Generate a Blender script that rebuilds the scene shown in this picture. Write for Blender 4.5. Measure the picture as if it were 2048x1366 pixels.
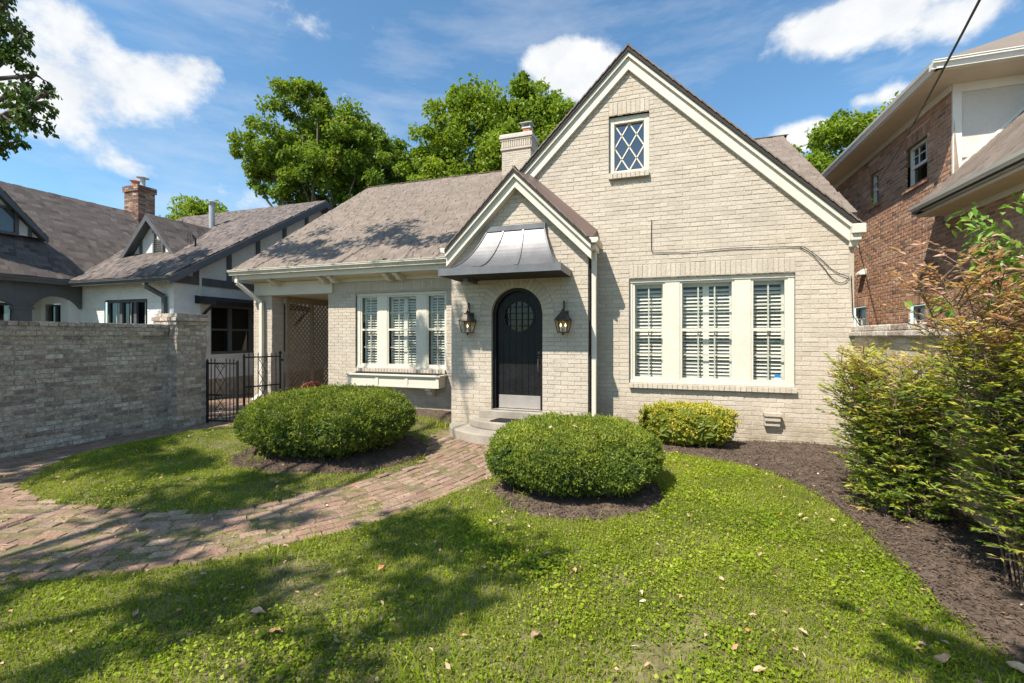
import bpy, math, random
import numpy as np
from mathutils import Matrix, Vector
random.seed(7); RNG = np.random.default_rng(7)
for o in list(bpy.data.objects): bpy.data.objects.remove(o)
SC = bpy.context.scene; C = SC.collection
R = math.radians

# ---------------------------------------------------------------- camera
CAM_F, CAM_A, CAM_H = 891.0, R(18.5), 1.6
cd = bpy.data.cameras.new('camera'); cam = bpy.data.objects.new('camera', cd); C.objects.link(cam)
cam.location = (0, 0, CAM_H); cam.rotation_euler = (R(90), 0, CAM_A)
cd.sensor_width = 36; cd.lens = 36 * CAM_F / 2048; cd.shift_y = -10.5 / 2048; cd.clip_end = 2000; cd.clip_start = .05
SC.camera = cam
# ---------------------------------------------------------------- sun, sky, exposure
SUN = Vector((.52, 1, -1.485)).normalized()          # direction the light travels
sl = bpy.data.lights.new('sun', 'SUN'); so = bpy.data.objects.new('sun', sl); C.objects.link(so)
sl.energy = 4.3; sl.angle = R(.53); sl.color = (1, .915, .79)
so.rotation_euler = SUN.to_track_quat('-Z', 'Y').to_euler()
SC.view_settings.view_transform = 'Standard'; SC.view_settings.look = 'None'
SC.view_settings.gamma = 1; SC.view_settings.exposure = .92; SC.view_settings.use_curve_mapping = False
SC.render.film_transparent = False
try:
    SC.cycles.max_bounces = 6; SC.cycles.transparent_max_bounces = 10; SC.cycles.diffuse_bounces = 3
    SC.cycles.glossy_bounces = 3; SC.cycles.sample_clamp_indirect = 6; SC.cycles.use_denoising = True
except Exception: pass
W = bpy.data.worlds.new('World'); SC.world = W; W.use_nodes = True

def build_sky():
    nt = W.node_tree; N = nt.nodes; L = nt.links
    for n in list(N): N.remove(n)
    out = N.new('ShaderNodeOutputWorld'); bg = N.new('ShaderNodeBackground'); L.new(bg.outputs[0], out.inputs[0])
    sky = N.new('ShaderNodeTexSky'); sky.sky_type = 'NISHITA'; sky.sun_disc = False
    sky.sun_elevation = math.asin(-SUN.z); sky.sun_rotation = math.atan2(-SUN.x, -SUN.y) % (2 * math.pi)
    sky.air_density = 1.0; sky.dust_density = .6; sky.ozone_density = 2.2
    bg.inputs['Strength'].default_value = .14
    def m(op, a, b=None, c=None):
        n = N.new('ShaderNodeMath'); n.operation = op
        for i, v in enumerate((a, b, c)):
            if v is None: continue
            if isinstance(v, (int, float)): n.inputs[i].default_value = v
            else: L.new(v, n.inputs[i])
        return n.outputs[0]
    tc = N.new('ShaderNodeTexCoord')
    d = tc.outputs['Generated']
    sep = N.new('ShaderNodeSeparateXYZ'); L.new(d, sep.inputs[0])
    az = m('ARCTAN2', sep.outputs[0], sep.outputs[1])
    el = m('ARCSINE', sep.outputs[2])
    # cloud noise, flattened and denser with elevation
    wv = N.new('ShaderNodeVectorMath'); wv.operation = 'MULTIPLY'; L.new(d, wv.inputs[0]); wv.inputs[1].default_value = (1, 1, 1.3)
    n1 = N.new('ShaderNodeTexNoise'); n1.inputs['Scale'].default_value = 7.5; n1.inputs['Detail'].default_value = 11; n1.inputs['Roughness'].default_value = .6
    n1.inputs['Distortion'].default_value = .1
    L.new(wv.outputs[0], n1.inputs['Vector'])
    n2 = N.new('ShaderNodeTexNoise'); n2.inputs['Scale'].default_value = 1.7; n2.inputs['Detail'].default_value = 3
    L.new(wv.outputs[0], n2.inputs['Vector'])
    # banks of cloud: azimuth, elevation, half widths, weight (degrees)
    banks = [(-60.5, 22.5, 6.8, 3.8, .40), (-56, 25.0, 3, 2.4, .28), (-53, 26.6, 2.2, 2.0, .38), (-66, 21, 5, 3, .30), (-64, 27, 4.5, 2.4, .34), (-58, 30, 3, 1.8, .26), (-60, 17.5, 7, 2.2, .24), (-13.5, 31.4, 5, 3.0, .5), (-9, 30.0, 4.6, 2.8, .46), (-5, 29.5, 2.4, 1.5, .28), (-44, 32, 9, 2.6, .2),
             (16.0, 29.6, 5, 2.4, .5), (21.5, 29.2, 4, 2.2, .46), (27.5, 26.8, 4, 2.2, .42), (14.6, 20.6, 3.0, 2.0, .44), (17.5, 20.2, 2.2, 1.2, .28), (22, 22.3, 1.9, 1.2, .34), (19.4, 22.6, 1.0, .8, .24), (-59, 15.6, 5, 1.5, .24), (-49, 14.2, 5, 2.0, .36), (-62, 11.5, 8, 2, .2),
             (60, 28, 20, 6, .4), (110, 24, 24, 6, .4), (-110, 26, 22, 7, .42), (170, 22, 26, 7, .4), (-150, 30, 20, 7, .4), (75, 45, 24, 7, .35), (-75, 48, 22, 7, .35)]
    tot = None
    for a, e, ra, re, w in banks:
        x = m('MULTIPLY', m('SUBTRACT', az, R(a)), 1 / R(ra)); y = m('MULTIPLY', m('SUBTRACT', el, R(e)), 1 / R(re))
        s = m('ADD', m('MULTIPLY', x, x), m('MULTIPLY', y, y))
        v = m('MULTIPLY', m('POWER', 2.718, m('MULTIPLY', s, -1.0)), w)
        tot = v if tot is None else m('ADD', tot, v)
    dens = m('ADD', m('ADD', m('MULTIPLY', n1.outputs[0], .95), m('MULTIPLY', n2.outputs[0], .25)), tot)
    mr = N.new('ShaderNodeMapRange'); mr.interpolation_type = 'SMOOTHSTEP'; L.new(dens, mr.inputs[0])
    mr.inputs[1].default_value = .81; mr.inputs[2].default_value = 1.05; mr.inputs[3].default_value = 0; mr.inputs[4].default_value = .96
    # thin high veil
    wv2 = N.new('ShaderNodeVectorMath'); wv2.operation = 'MULTIPLY'; L.new(d, wv2.inputs[0]); wv2.inputs[1].default_value = (1, 1, 4.5)
    n3 = N.new('ShaderNodeTexNoise'); n3.inputs['Scale'].default_value = 2.6; n3.inputs['Detail'].default_value = 8; n3.inputs['Roughness'].default_value = .62; L.new(wv2.outputs[0], n3.inputs['Vector'])
    mv = N.new('ShaderNodeMapRange'); L.new(n3.outputs[0], mv.inputs[0]); mv.inputs[1].default_value = .47; mv.inputs[2].default_value = .78; mv.inputs[4].default_value = .38
    cov = m('MAXIMUM', mr.outputs[0], mv.outputs[0])
    # brightness inside the cloud
    nb = N.new('ShaderNodeMapRange'); L.new(n1.outputs[0], nb.inputs[0]); nb.inputs[1].default_value = .35; nb.inputs[2].default_value = .68; nb.inputs[3].default_value = .35; nb.inputs[4].default_value = 1.0
    cm = N.new('ShaderNodeMix'); cm.data_type = 'RGBA'; L.new(nb.outputs[0], cm.inputs[0]); cm.inputs[6].default_value = (2.7, 2.9, 3.2, 1); cm.inputs[7].default_value = (4.2, 4.18, 4.1, 1)
    tint = N.new('ShaderNodeMix'); tint.data_type = 'RGBA'; tint.blend_type = 'MULTIPLY'; tint.inputs[0].default_value = 1
    L.new(sky.outputs[0], tint.inputs[6]); tint.inputs[7].default_value = (.57, .76, .79, 1)
    mx = N.new('ShaderNodeMix'); mx.data_type = 'RGBA'; L.new(cov, mx.inputs[0]); L.new(tint.outputs[2], mx.inputs[6]); L.new(cm.outputs[2], mx.inputs[7])
    L.new(mx.outputs[2], bg.inputs[0])
build_sky()

# ---------------------------------------------------------------- helpers
FWD = np.array([-math.sin(CAM_A), math.cos(CAM_A)]); RT = np.array([math.cos(CAM_A), math.sin(CAM_A)])
def proj(P):
    P = np.asarray(P, float); q = P[..., :2]
    f = q @ FWD; f = np.where(f < .2, .2, f)
    return 1024 + CAM_F * (q @ RT) / f, 672.5 - CAM_F * (P[..., 2] - CAM_H) / f, f
I4 = Matrix.Identity(4); WM = {}
def link(o, parent=None, basis=None):
    C.objects.link(o)
    if basis is not None: o.matrix_basis = basis
    if parent is not None:
        o.parent = parent; o.matrix_parent_inverse = WM.get(parent.name, I4).inverted()
    return o
def tag(o, label=None, cat=None, group=None, kind=None):
    if label: o['label'] = label
    if cat: o['category'] = cat
    if group: o['group'] = group
    if kind: o['kind'] = kind
    return o
def thing(name, label, cat, loc, group=None):
    o = bpy.data.objects.new(name, None); o.empty_display_size = .1; C.objects.link(o); o.location = loc
    WM[o.name] = Matrix.Translation(loc); return tag(o, label, cat, group)
def np_mesh(name, V, F, mat, parent=None, rnd=None, smooth=False):
    V = np.asarray(V, np.float32); F = np.asarray(F, np.int32); k = F.shape[1]
    me = bpy.data.meshes.new(name); me.vertices.add(len(V)); me.vertices.foreach_set('co', V.ravel())
    me.loops.add(F.size); me.loops.foreach_set('vertex_index', F.ravel())
    me.polygons.add(len(F)); me.polygons.foreach_set('loop_start', np.arange(0, F.size, k, dtype=np.int32))
    me.polygons.foreach_set('loop_total', np.full(len(F), k, np.int32))
    me.polygons.foreach_set('use_smooth', np.full(len(F), bool(smooth)))
    if rnd is not None:
        at = me.attributes.new('rnd', 'FLOAT', 'FACE'); at.data.foreach_set('value', np.asarray(rnd, np.float32))
    me.materials.append(mat); me.update(calc_edges=True)
    return link(bpy.data.objects.new(name, me), parent)
class MB:
    def __init__(s): s.v = []; s.f = []
    def add(s, v, f):
        n = len(s.v); s.v += [tuple(p) for p in v]; s.f += [tuple(i + n for i in q) for q in f]; return s
    def box(s, x0, x1, y0, y1, z0, z1):
        return s.add([(x0,y0,z0),(x1,y0,z0),(x1,y1,z0),(x0,y1,z0),(x0,y0,z1),(x1,y0,z1),(x1,y1,z1),(x0,y1,z1)],
                     [(0,3,2,1),(4,5,6,7),(0,1,5,4),(1,2,6,5),(2,3,7,6),(3,0,4,7)])
    def quad(s, a, b, c, d): return s.add([a, b, c, d], [(0,1,2,3)])
    def prism(s, pts, off):      # planar outline pts swept by the vector off
        n = len(pts); o = Vector(off); v = [tuple(p) for p in pts] + [tuple(Vector(p) + o) for p in pts]
        return s.add(v, [tuple(range(n))[::-1], tuple(range(n, 2*n))] + [(i, (i+1) % n, n + (i+1) % n, n + i) for i in range(n)])
    def tube(s, pts, r, n=8, r1=None, cap=True):
        pts = [Vector(p) for p in pts]; m = len(pts); rings = []
        up = Vector((.13, .31, .94))
        for i, p in enumerate(pts):
            t = (pts[min(i+1, m-1)] - pts[max(i-1, 0)]).normalized()
            a = t.cross(up);
            if a.length < .05: a = t.cross(Vector((1, 0, 0)))
            a.normalize(); b = t.cross(a)
            rr = r if r1 is None else r + (r1 - r) * i / max(1, m-1)
            if callable(r): rr = r(i / max(1, m-1))
            rings.append([p + (a * math.cos(2*math.pi*k/n) + b * math.sin(2*math.pi*k/n)) * rr for k in range(n)])
        f = [(i*n + k, i*n + (k+1) % n, (i+1)*n + (k+1) % n, (i+1)*n + k) for i in range(m-1) for k in range(n)]
        if cap: f += [tuple(range(n))[::-1], tuple((m-1)*n + k for k in range(n))]
        return s.add([p for q in rings for p in q], f)
    def lathe(s, c, prof, n=14):  # prof [(r, z)]
        m = len(prof); v = [(c[0] + r*math.cos(2*math.pi*k/n), c[1] + r*math.sin(2*math.pi*k/n), c[2] + z) for r, z in prof for k in range(n)]
        return s.add(v, [(i*n + k, i*n + (k+1) % n, (i+1)*n + (k+1) % n, (i+1)*n + k) for i in range(m-1) for k in range(n)])
    def beam(s, a, b, w, d, up=(0, 0, 1)):   # bar of section w x d from a to b
        a, b = Vector(a), Vector(b); t = (b - a).normalized(); u = Vector(up); x = t.cross(u)
        if x.length < 1e-3: x = t.cross(Vector((0, 1, 0)))
        x.normalize(); y = x.cross(t)
        x = x * w / 2; y = y * d / 2
        return s.add([a-x-y, a+x-y, a+x+y, a-x+y, b-x-y, b+x-y, b+x+y, b-x+y], [(0,3,2,1),(4,5,6,7),(0,1,5,4),(1,2,6,5),(2,3,7,6),(3,0,4,7)])
    def build(s, name, mat, parent=None, smooth=False, bevel=0):
        me = bpy.data.meshes.new(name); me.from_pydata(s.v, [], s.f); me.materials.append(mat)
        if smooth: me.polygons.foreach_set('use_smooth', [True] * len(me.polygons))
        me.update(); o = link(bpy.data.objects.new(name, me), parent)
        if bevel:
            b = o.modifiers.new('bevel', 'BEVEL'); b.width = bevel; b.segments = 2; b.limit_method = 'ANGLE'
        return o
# a unit piece (brick, shingle, paver): front face at local -Y with chamfered edges, no back
def unit_piece(name, cx, cz, cy):
    a = .5; v = []
    for (ix, iz, y) in ((a, a, .5), (a, a, -.5 + cy), (a - cx, a - cz, -.5)):
        v += [(-ix, y, -iz), (ix, y, -iz), (ix, y, iz), (-ix, y, iz)]
    f = [(8, 9, 10, 11)]
    for r in (0, 4):
        for k in range(4): f.append((r + k, r + (k+1) % 4, r + 4 + (k+1) % 4, r + 4 + k))
    return np.array(v, np.float32), np.array(f, np.int32)
def rec(front, U, OUT, su, sv, sd, rnd=None):
    """a piece whose front face centre is FRONT, looking along OUT, size su x sv, depth sd"""
    front, U, OUT = np.array(front, float), np.array(U, float), np.array(OUT, float)
    V = np.cross(U, -OUT); M = np.eye(4); M[:3, 0] = U * su; M[:3, 1] = -OUT * sd; M[:3, 2] = V * sv; M[:3, 3] = front - OUT * sd / 2
    return (M, random.random() if rnd is None else rnd)
def pieces(name, stuff_name, recs, unit, mat, thing_parent, parent_of=None, limit=300, label=None):
    """the pieces that show largest become objects of their own, the rest one joined part"""
    V, F = unit; Ms = np.array([r[0] for r in recs]); rn = np.array([r[1] for r in recs])
    ctr = Ms[:, :3, 3]; px, py, f = proj(ctr)
    area = np.linalg.norm(Ms[:, :3, 0], axis=1) * np.linalg.norm(Ms[:, :3, 2], axis=1)
    out = -Ms[:, :3, 1] / np.linalg.norm(Ms[:, :3, 1], axis=1, keepdims=True)
    vd = ctr - np.array([0, 0, CAM_H]); vd /= np.linalg.norm(vd, axis=1, keepdims=True)
    score = area * np.abs((out * vd).sum(1)) / f ** 2
    score[(px < -5) | (px > 2053) | (py < -5) | (py > 1371) | (f < .5)] = 0
    order = np.argsort(-score); single = set(order[:limit][score[order[:limit]] > 0].tolist())
    me = bpy.data.meshes.new(name); me.from_pydata(V.tolist(), [], F.tolist()); me.materials.append(mat)
    for i in sorted(single):
        p = parent_of[i] if parent_of else thing_parent
        link(bpy.data.objects.new(name, me), p, Matrix(Ms[i].tolist()))
    rest = [i for i in range(len(recs)) if i not in single]
    if rest:
        Mr = Ms[rest]; VV = np.einsum('nij,kj->nki', Mr[:, :3, :3], V) + Mr[:, None, :3, 3]
        n = len(rest); FF = (F[None] + (np.arange(n) * len(V))[:, None, None]).reshape(-1, 4)
        o = np_mesh(stuff_name, VV.reshape(-1, 3), FF, mat, thing_parent, np.repeat(rn[rest], len(F)))
        o['kind'] = 'stuff'
BRICK = unit_piece('b', .012, .035, .10); SHINGLE = unit_piece('s', .01, .02, .2); PAVER = unit_piece('p', .03, .06, .12)

# ---------------------------------------------------------------- materials
def mat(name, cols, rough=.8, metal=0., nscale=6., nfac=.25, fine=0., fscale=60., bump=0., bscale=80., spec=.35, trans=0., dirt=None, pos=True, stain=None, coat=0., emit=None, sheen=0., bdist=.02):
    m = bpy.data.materials.new(name); m.use_nodes = True; nt = m.node_tree; N = nt.nodes; L = nt.links
    p = N['Principled BSDF']; outn = N['Material Output']
    p.inputs['Roughness'].default_value = rough; p.inputs['Metallic'].default_value = metal; p.inputs['Specular IOR Level'].default_value = spec
    p.inputs['Coat Weight'].default_value = coat
    if isinstance(cols[0], (int, float)): cols = [cols]
    geo = N.new('ShaderNodeNewGeometry'); col = None
    if len(cols) > 1:
        at = N.new('ShaderNodeAttribute'); at.attribute_name = 'rnd'; oi = N.new('ShaderNodeObjectInfo')
        ad = N.new('ShaderNodeMath'); ad.operation = 'ADD'; L.new(at.outputs['Fac'], ad.inputs[0]); L.new(oi.outputs['Random'], ad.inputs[1])
        fr = N.new('ShaderNodeMath'); fr.operation = 'FRACT'; L.new(ad.outputs[0], fr.inputs[0])
        cr = N.new('ShaderNodeValToRGB'); e = cr.color_ramp.elements
        cr.color_ramp.interpolation = 'LINEAR'
        for i, c in enumerate(cols):
            el = e[i] if i < 2 else e.new(i / (len(cols) - 1))
            el.position = i / (len(cols) - 1); el.color = (*c, 1)
        L.new((at.outputs['Fac'] if trans else fr.outputs[0]), cr.inputs[0]); col = cr.outputs[0]
    def tex(scale, detail=5, rgh=.6):
        n = N.new('ShaderNodeTexNoise'); n.inputs['Scale'].default_value = scale; n.inputs['Detail'].default_value = detail; n.inputs['Roughness'].default_value = rgh
        L.new(geo.outputs['Position'], n.inputs['Vector']); return n.outputs[0]
    def mul(c, fac, lo, hi):
        mr = N.new('ShaderNodeMapRange'); L.new(fac, mr.inputs[0]); mr.inputs[1].default_value = .3; mr.inputs[2].default_value = .7; mr.inputs[3].default_value = lo; mr.inputs[4].default_value = hi
        x = N.new('ShaderNodeMix'); x.data_type = 'RGBA'; x.blend_type = 'MULTIPLY'; x.inputs[0].default_value = 1
        if c is None: x.inputs[6].default_value = (*cols[0], 1)
        else: L.new(c, x.inputs[6])
        L.new(mr.outputs[0], x.inputs[7]); return x.outputs[2]
    if nfac: col = mul(col, tex(nscale), 1 - nfac, 1 + nfac)
    if fine: col = mul(col, tex(fscale, 3), 1 - fine, 1 + fine)
    if stain:      # (colour, scale, threshold, amount)
        sc, ss, th, am = stain
        mr = N.new('ShaderNodeMapRange'); L.new(tex(ss, 6, .65), mr.inputs[0]); mr.inputs[1].default_value = th; mr.inputs[2].default_value = th + .14; mr.inputs[4].default_value = am
        x = N.new('ShaderNodeMix'); x.data_type = 'RGBA'; L.new(mr.outputs[0], x.inputs[0]); L.new(col, x.inputs[6]); x.inputs[7].default_value = (*sc, 1); col = x.outputs[2]
    if dirt:       # rain splash along the foot of a wall: (colour, height, amount)
        dc, dh, da = dirt; sx = N.new('ShaderNodeSeparateXYZ'); L.new(geo.outputs['Position'], sx.inputs[0])
        z1 = N.new('ShaderNodeMapRange'); L.new(sx.outputs[2], z1.inputs[0]); z1.inputs[1].default_value = dh; z1.inputs[2].default_value = 0; z1.inputs[3].default_value = 0; z1.inputs[4].default_value = da
        z2 = N.new('ShaderNodeMapRange'); L.new(tex(3.5, 6, .7), z2.inputs[0]); z2.inputs[1].default_value = .36; z2.inputs[2].default_value = .64
        z3 = N.new('ShaderNodeMath'); z3.operation = 'MULTIPLY'; L.new(z1.outputs[0], z3.inputs[0]); L.new(z2.outputs[0], z3.inputs[1])
        x = N.new('ShaderNodeMix'); x.data_type = 'RGBA'; L.new(z3.outputs[0], x.inputs[0]); L.new(col, x.inputs[6]); x.inputs[7].default_value = (*dc, 1); col = x.outputs[2]
    if col is None: p.inputs['Base Color'].default_value = (*cols[0], 1)
    else: L.new(col, p.inputs['Base Color'])
    if bump:
        b = N.new('ShaderNodeBump'); b.inputs['Strength'].default_value = bump; b.inputs['Distance'].default_value = bdist; L.new(tex(bscale, 4), b.inputs['Height']); L.new(b.outputs[0], p.inputs['Normal'])
    if emit: p.inputs['Emission Color'].default_value = (*emit[0], 1); p.inputs['Emission Strength'].default_value = emit[1]
    if trans:
        t = N.new('ShaderNodeBsdfTranslucent'); mx = N.new('ShaderNodeMixShader'); mx.inputs[0].default_value = trans
        g = N.new('ShaderNodeMix'); g.data_type = 'RGBA'; g.blend_type = 'MULTIPLY'; g.inputs[0].default_value = 1; g.inputs[7].default_value = (1.25, 1.2, .6, 1)
        L.new(col, g.inputs[6]); L.new(g.outputs[2], t.inputs[0]); L.new(p.outputs[0], mx.inputs[1]); L.new(t.outputs[0], mx.inputs[2]); L.new(mx.outputs[0], outn.inputs[0])
    return m
def glass(name, tint=(1, 1, 1), refl=.12, rough=.02):
    m = bpy.data.materials.new(name); m.use_nodes = True; nt = m.node_tree; N = nt.nodes; L = nt.links; N.remove(N['Principled BSDF'])
    t = N.new('ShaderNodeBsdfTransparent'); t.inputs[0].default_value = (*tint, 1); g = N.new('ShaderNodeBsdfGlossy'); g.inputs['Roughness'].default_value = rough
    lw = N.new('ShaderNodeLayerWeight'); pw = N.new('ShaderNodeMath'); pw.operation = 'POWER'; pw.inputs[1].default_value = 4.5; L.new(lw.outputs['Facing'], pw.inputs[0])
    ad = N.new('ShaderNodeMath'); ad.operation = 'MULTIPLY_ADD'; ad.inputs[1].default_value = .45; ad.inputs[2].default_value = refl; L.new(pw.outputs[0], ad.inputs[0])
    mx = N.new('ShaderNodeMixShader'); L.new(ad.outputs[0], mx.inputs[0]); L.new(t.outputs[0], mx.inputs[1]); L.new(g.outputs[0], mx.inputs[2]); L.new(mx.outputs[0], N['Material Output'].inputs[0]); return m
CREAM = mat('cream_painted_brick', [(.46,.402,.33), (.51,.447,.37), (.485,.423,.35), (.54,.477,.398), (.445,.388,.315)], .78, nscale=1.3, nfac=.10, fine=.10, fscale=35, bump=.4, bscale=45, stain=((.36,.295,.205), 1.3, .55, .5), dirt=((.26,.205,.13), .65, .95))
CREAMMORTAR = mat('cream_painted_mortar', (.43,.375,.295), .85, nscale=3, nfac=.15, fine=.1, bump=.3)
TRIM = mat('cream_trim_paint', (.63,.59,.50), .5, nscale=2.2, nfac=.07, fine=.05, fscale=25, bump=.08, bscale=30, stain=((.45,.39,.29), 3.5, .66, .3))
GUTTERM = mat('aged_gutter_metal', (.60,.56,.47), .42, nscale=4, nfac=.14, fine=.08, fscale=30, stain=((.33,.28,.2), 5, .6, .4), spec=.5)
ROOFM = mat('brown_asphalt_shingle', [(.16,.13,.108), (.21,.172,.145), (.185,.15,.125), (.235,.194,.164), (.17,.138,.115)], .92, nscale=.6, nfac=.06, fine=.22, fscale=90, bump=.5, bscale=160, spec=.2)
ROOFDECK = mat('roof_edge_dark', (.035,.03,.028), .8, nfac=.2)
ROOFN = mat('plum_brown_asphalt_shingle', [(.085,.072,.068), (.15,.126,.117), (.115,.096,.09), (.185,.156,.142), (.10,.083,.078)], .92, nscale=.6, nfac=.06, fine=.22, fscale=90, bump=.5, bscale=160, spec=.2)
BRONZE = mat('dark_bronze_metal', (.17,.17,.178), .46, metal=.55, nscale=3, nfac=.18, fine=.06, fscale=20, bump=.04, bscale=6, spec=.5)
BROWNMETAL = mat('brown_metal_flashing', (.155,.105,.092), .5, metal=.1, nscale=3, nfac=.1)
BLACKPAINT = mat('black_door_paint', (.011,.011,.012), .42, nscale=5, nfac=.3, fine=.25, fscale=40, bump=.05, bscale=20, spec=.2)
STEEL = mat('brushed_steel', (.42,.39,.36), .5, metal=.5, nscale=8, nfac=.08, fine=.06, fscale=120)
IRON = mat('black_wrought_iron', (.012,.012,.013), .5, nscale=20, nfac=.3, fine=.3, bump=.1, stain=((.10,.05,.03), 14, .62, .4))
BRASS = mat('aged_bronze_hardware', (.105,.085,.066), .5, metal=.5, nscale=20, nfac=.3)
CONCRETE = mat('worn_concrete', (.31,.28,.235), .85, nscale=3, nfac=.2, fine=.15, fscale=60, bump=.25, bscale=60, stain=((.22,.2,.16), 4, .58, .5))
DARKIN = mat('dark_room', (.035,.032,.03), .9, nfac=.3)
SLATM = mat('white_shutter_paint', (.80,.77,.69), .45, nscale=5, nfac=.05)
GLASS = glass('window_glass', (.86,.89,.88), .04); GLASSDARK = glass('dark_window_glass', (.35,.38,.42), .07); LGLASS = glass('lantern_glass', (.93,.93,.88), .03)
FLAME = mat('gas_flame', (1,.75,.4), .6, nfac=0, emit=((1,.62,.25), 3))
WALLTAN = mat('weathered_tan_brick', [(.43,.36,.295), (.52,.445,.37), (.33,.28,.235), (.62,.565,.49), (.45,.36,.295), (.27,.23,.2), (.42,.31,.265), (.55,.475,.40), (.37,.31,.26)], .9, nscale=16, nfac=.36, fine=.3, fscale=70, bump=.9, bscale=45, stain=((.07,.065,.055), 5, .56, .55))
TANMORTAR = mat('tan_mortar', (.42,.36,.27), .95, nscale=6, nfac=.3, fine=.2, bump=.4)
REDBRICK = mat('red_brown_brick', [(.38,.21,.135), (.44,.25,.16), (.345,.188,.122), (.41,.235,.152), (.47,.275,.18), (.365,.2,.13), (.17,.12,.10), (.42,.24,.155), (.39,.22,.142), (.52,.36,.26), (.38,.21,.135)], .9, nscale=12, nfac=.2, fine=.18, fscale=70, bump=.5, bscale=60)
REDMORTAR = mat('buff_mortar', (.55,.43,.31), .95, nscale=6, nfac=.15)
WHITEBRICK = mat('white_painted_brick', [(.74,.74,.73), (.79,.79,.78), (.71,.71,.71)], .75, nscale=1.5, nfac=.06, fine=.06, fscale=40, bump=.4, bscale=40)
STUCCO = mat('white_stucco', (.72,.72,.70), .9, nscale=2.5, nfac=.06, fine=.1, fscale=40, bump=.5, bscale=25, stain=((.55,.5,.42), 2.5, .6, .35))
CREAMSTUCCO = mat('cream_stucco', (.60,.575,.53), .9, nscale=2, nfac=.05, fine=.06, fscale=50, bump=.25, bscale=60)
GREYTRIM = mat('dark_grey_trim', (.105,.11,.118), .5, nscale=4, nfac=.15, fine=.08)
GREYDARK = mat('charcoal_awning', (.012,.013,.015), .6, nfac=.2)
WHITETRIM = mat('white_trim_paint', (.74,.72,.66), .45, nscale=3, nfac=.05, fine=.03)
SOFFIT = mat('cream_soffit_paint', (.62,.54,.42), .6, nscale=3, nfac=.06)
PAVEM = mat('worn_clay_paver', [(.26,.17,.122), (.315,.21,.152), (.23,.15,.112), (.29,.175,.125), (.36,.26,.195), (.23,.168,.13), (.31,.19,.137), (.27,.19,.142)], .92, nscale=5, nfac=.25, fine=.25, fscale=60, bump=.8, bscale=45, stain=((.20,.18,.09), 3.0, .52, .6))
SANDJOINT = mat('path_joint_soil', (.17,.14,.075), 1, nscale=8, nfac=.4, fine=.3, bump=.5)
SOIL = mat('lawn_soil', (.14,.125,.055), 1, nscale=3, nfac=.5, fine=.4, fscale=30, bump=.6, bscale=40, stain=((.12,.115,.04), 2.5, .5, .8))
MULCHM = mat('brown_bark_mulch', [(.082,.057,.042), (.125,.09,.067), (.058,.041,.031), (.165,.122,.092), (.1,.07,.052)], .95, nscale=10, nfac=.35, fine=.3, fscale=80, bump=.8, bscale=60)
BARK = mat('tree_bark', (.13,.105,.082), .95, nscale=9, nfac=.35, fine=.25, bump=.8, bscale=30)
STEM = mat('shrub_cane', (.17,.12,.085), .9, nscale=20, nfac=.3, bump=.4)
def leafmat(name, cols, trans=.33, rough=.5, spec=.3): return mat(name, cols, rough, nscale=1.2, nfac=.16, fine=.0, trans=trans, spec=spec)
TREELEAF = leafmat('maple_leaf', [(.085,.15,.02), (.125,.205,.024), (.165,.25,.028), (.21,.30,.036), (.28,.34,.05), (.33,.22,.1)], .42)
TREELEAF2 = leafmat('ash_leaf', [(.13,.21,.02), (.18,.265,.024), (.22,.31,.03), (.265,.35,.04), (.31,.38,.055)], .45)
DARKLEAF = leafmat('elm_leaf', [(.04,.08,.018), (.055,.105,.022), (.075,.13,.026), (.10,.16,.032), (.2,.14,.07)], .3)
YEWLEAF = leafmat('yew_needle', [(.05,.09,.02), (.08,.135,.024), (.135,.195,.027), (.225,.285,.032), (.36,.395,.045), (.30,.23,.09)], .3, .45)
GOLDLEAF = leafmat('golden_euonymus_leaf', [(.13,.17,.02), (.24,.27,.028), (.36,.36,.035), (.48,.45,.06), (.58,.53,.12)], .28)
NANDLEAF = leafmat('nandina_leaf', [(.08,.16,.035), (.14,.235,.04), (.225,.325,.045), (.36,.42,.05), (.54,.48,.09), (.56,.38,.18), (.54,.30,.21), (.60,.39,.33)], .42, .4, .4)
LIMELEAF = leafmat('bright_broad_leaf', [(.10,.21,.03), (.15,.28,.04), (.21,.34,.055), (.28,.4,.08)], .35, .35, .4)
GRASSM = leafmat('grass_blade', [(.12,.18,.012), (.19,.26,.016), (.25,.325,.02), (.33,.395,.034), (.44,.43,.10)], .45)
CLOVERM = leafmat('clover_leaf', [(.15,.225,.012), (.22,.305,.016), (.285,.37,.02), (.36,.435,.034), (.45,.49,.08)], .42)
DRYLEAF = mat('dry_leaf', [(.42,.27,.16), (.50,.36,.24), (.33,.17,.09), (.55,.44,.33), (.45,.2,.06), (.36,.24,.16)], .7, nscale=30, nfac=.25)
REDLEAF = leafmat('red_barberry_leaf', [(.12,.03,.025), (.2,.05,.04), (.28,.09,.06), (.1,.12,.03)], .3)
CABLE = mat('black_cable', (.014,.014,.015), .5, nfac=0)
CLAYPOT = mat('terracotta', (.42,.16,.075), .85, nscale=8, nfac=.2)
LEADWHITE = mat('weathered_crown_mortar', (.55,.53,.50), .9, nscale=8, nfac=.2)
BLUESIGN = mat('blue_sticker', (.02,.2,.5), .4, nfac=0); WHITESIGN = mat('white_plastic', (.78,.78,.78), .4, nfac=0)
METERGREY = mat('meter_grey', (.42,.43,.44), .45, metal=.3, nfac=.1)
RUBBERMAT = mat('black_rubber', (.012,.012,.014), .7, nfac=.3, bump=.5)
PLANTSOIL = mat('planter_soil', (.055,.038,.026), 1, nscale=20, nfac=.4, bump=.8, bscale=50)

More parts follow.
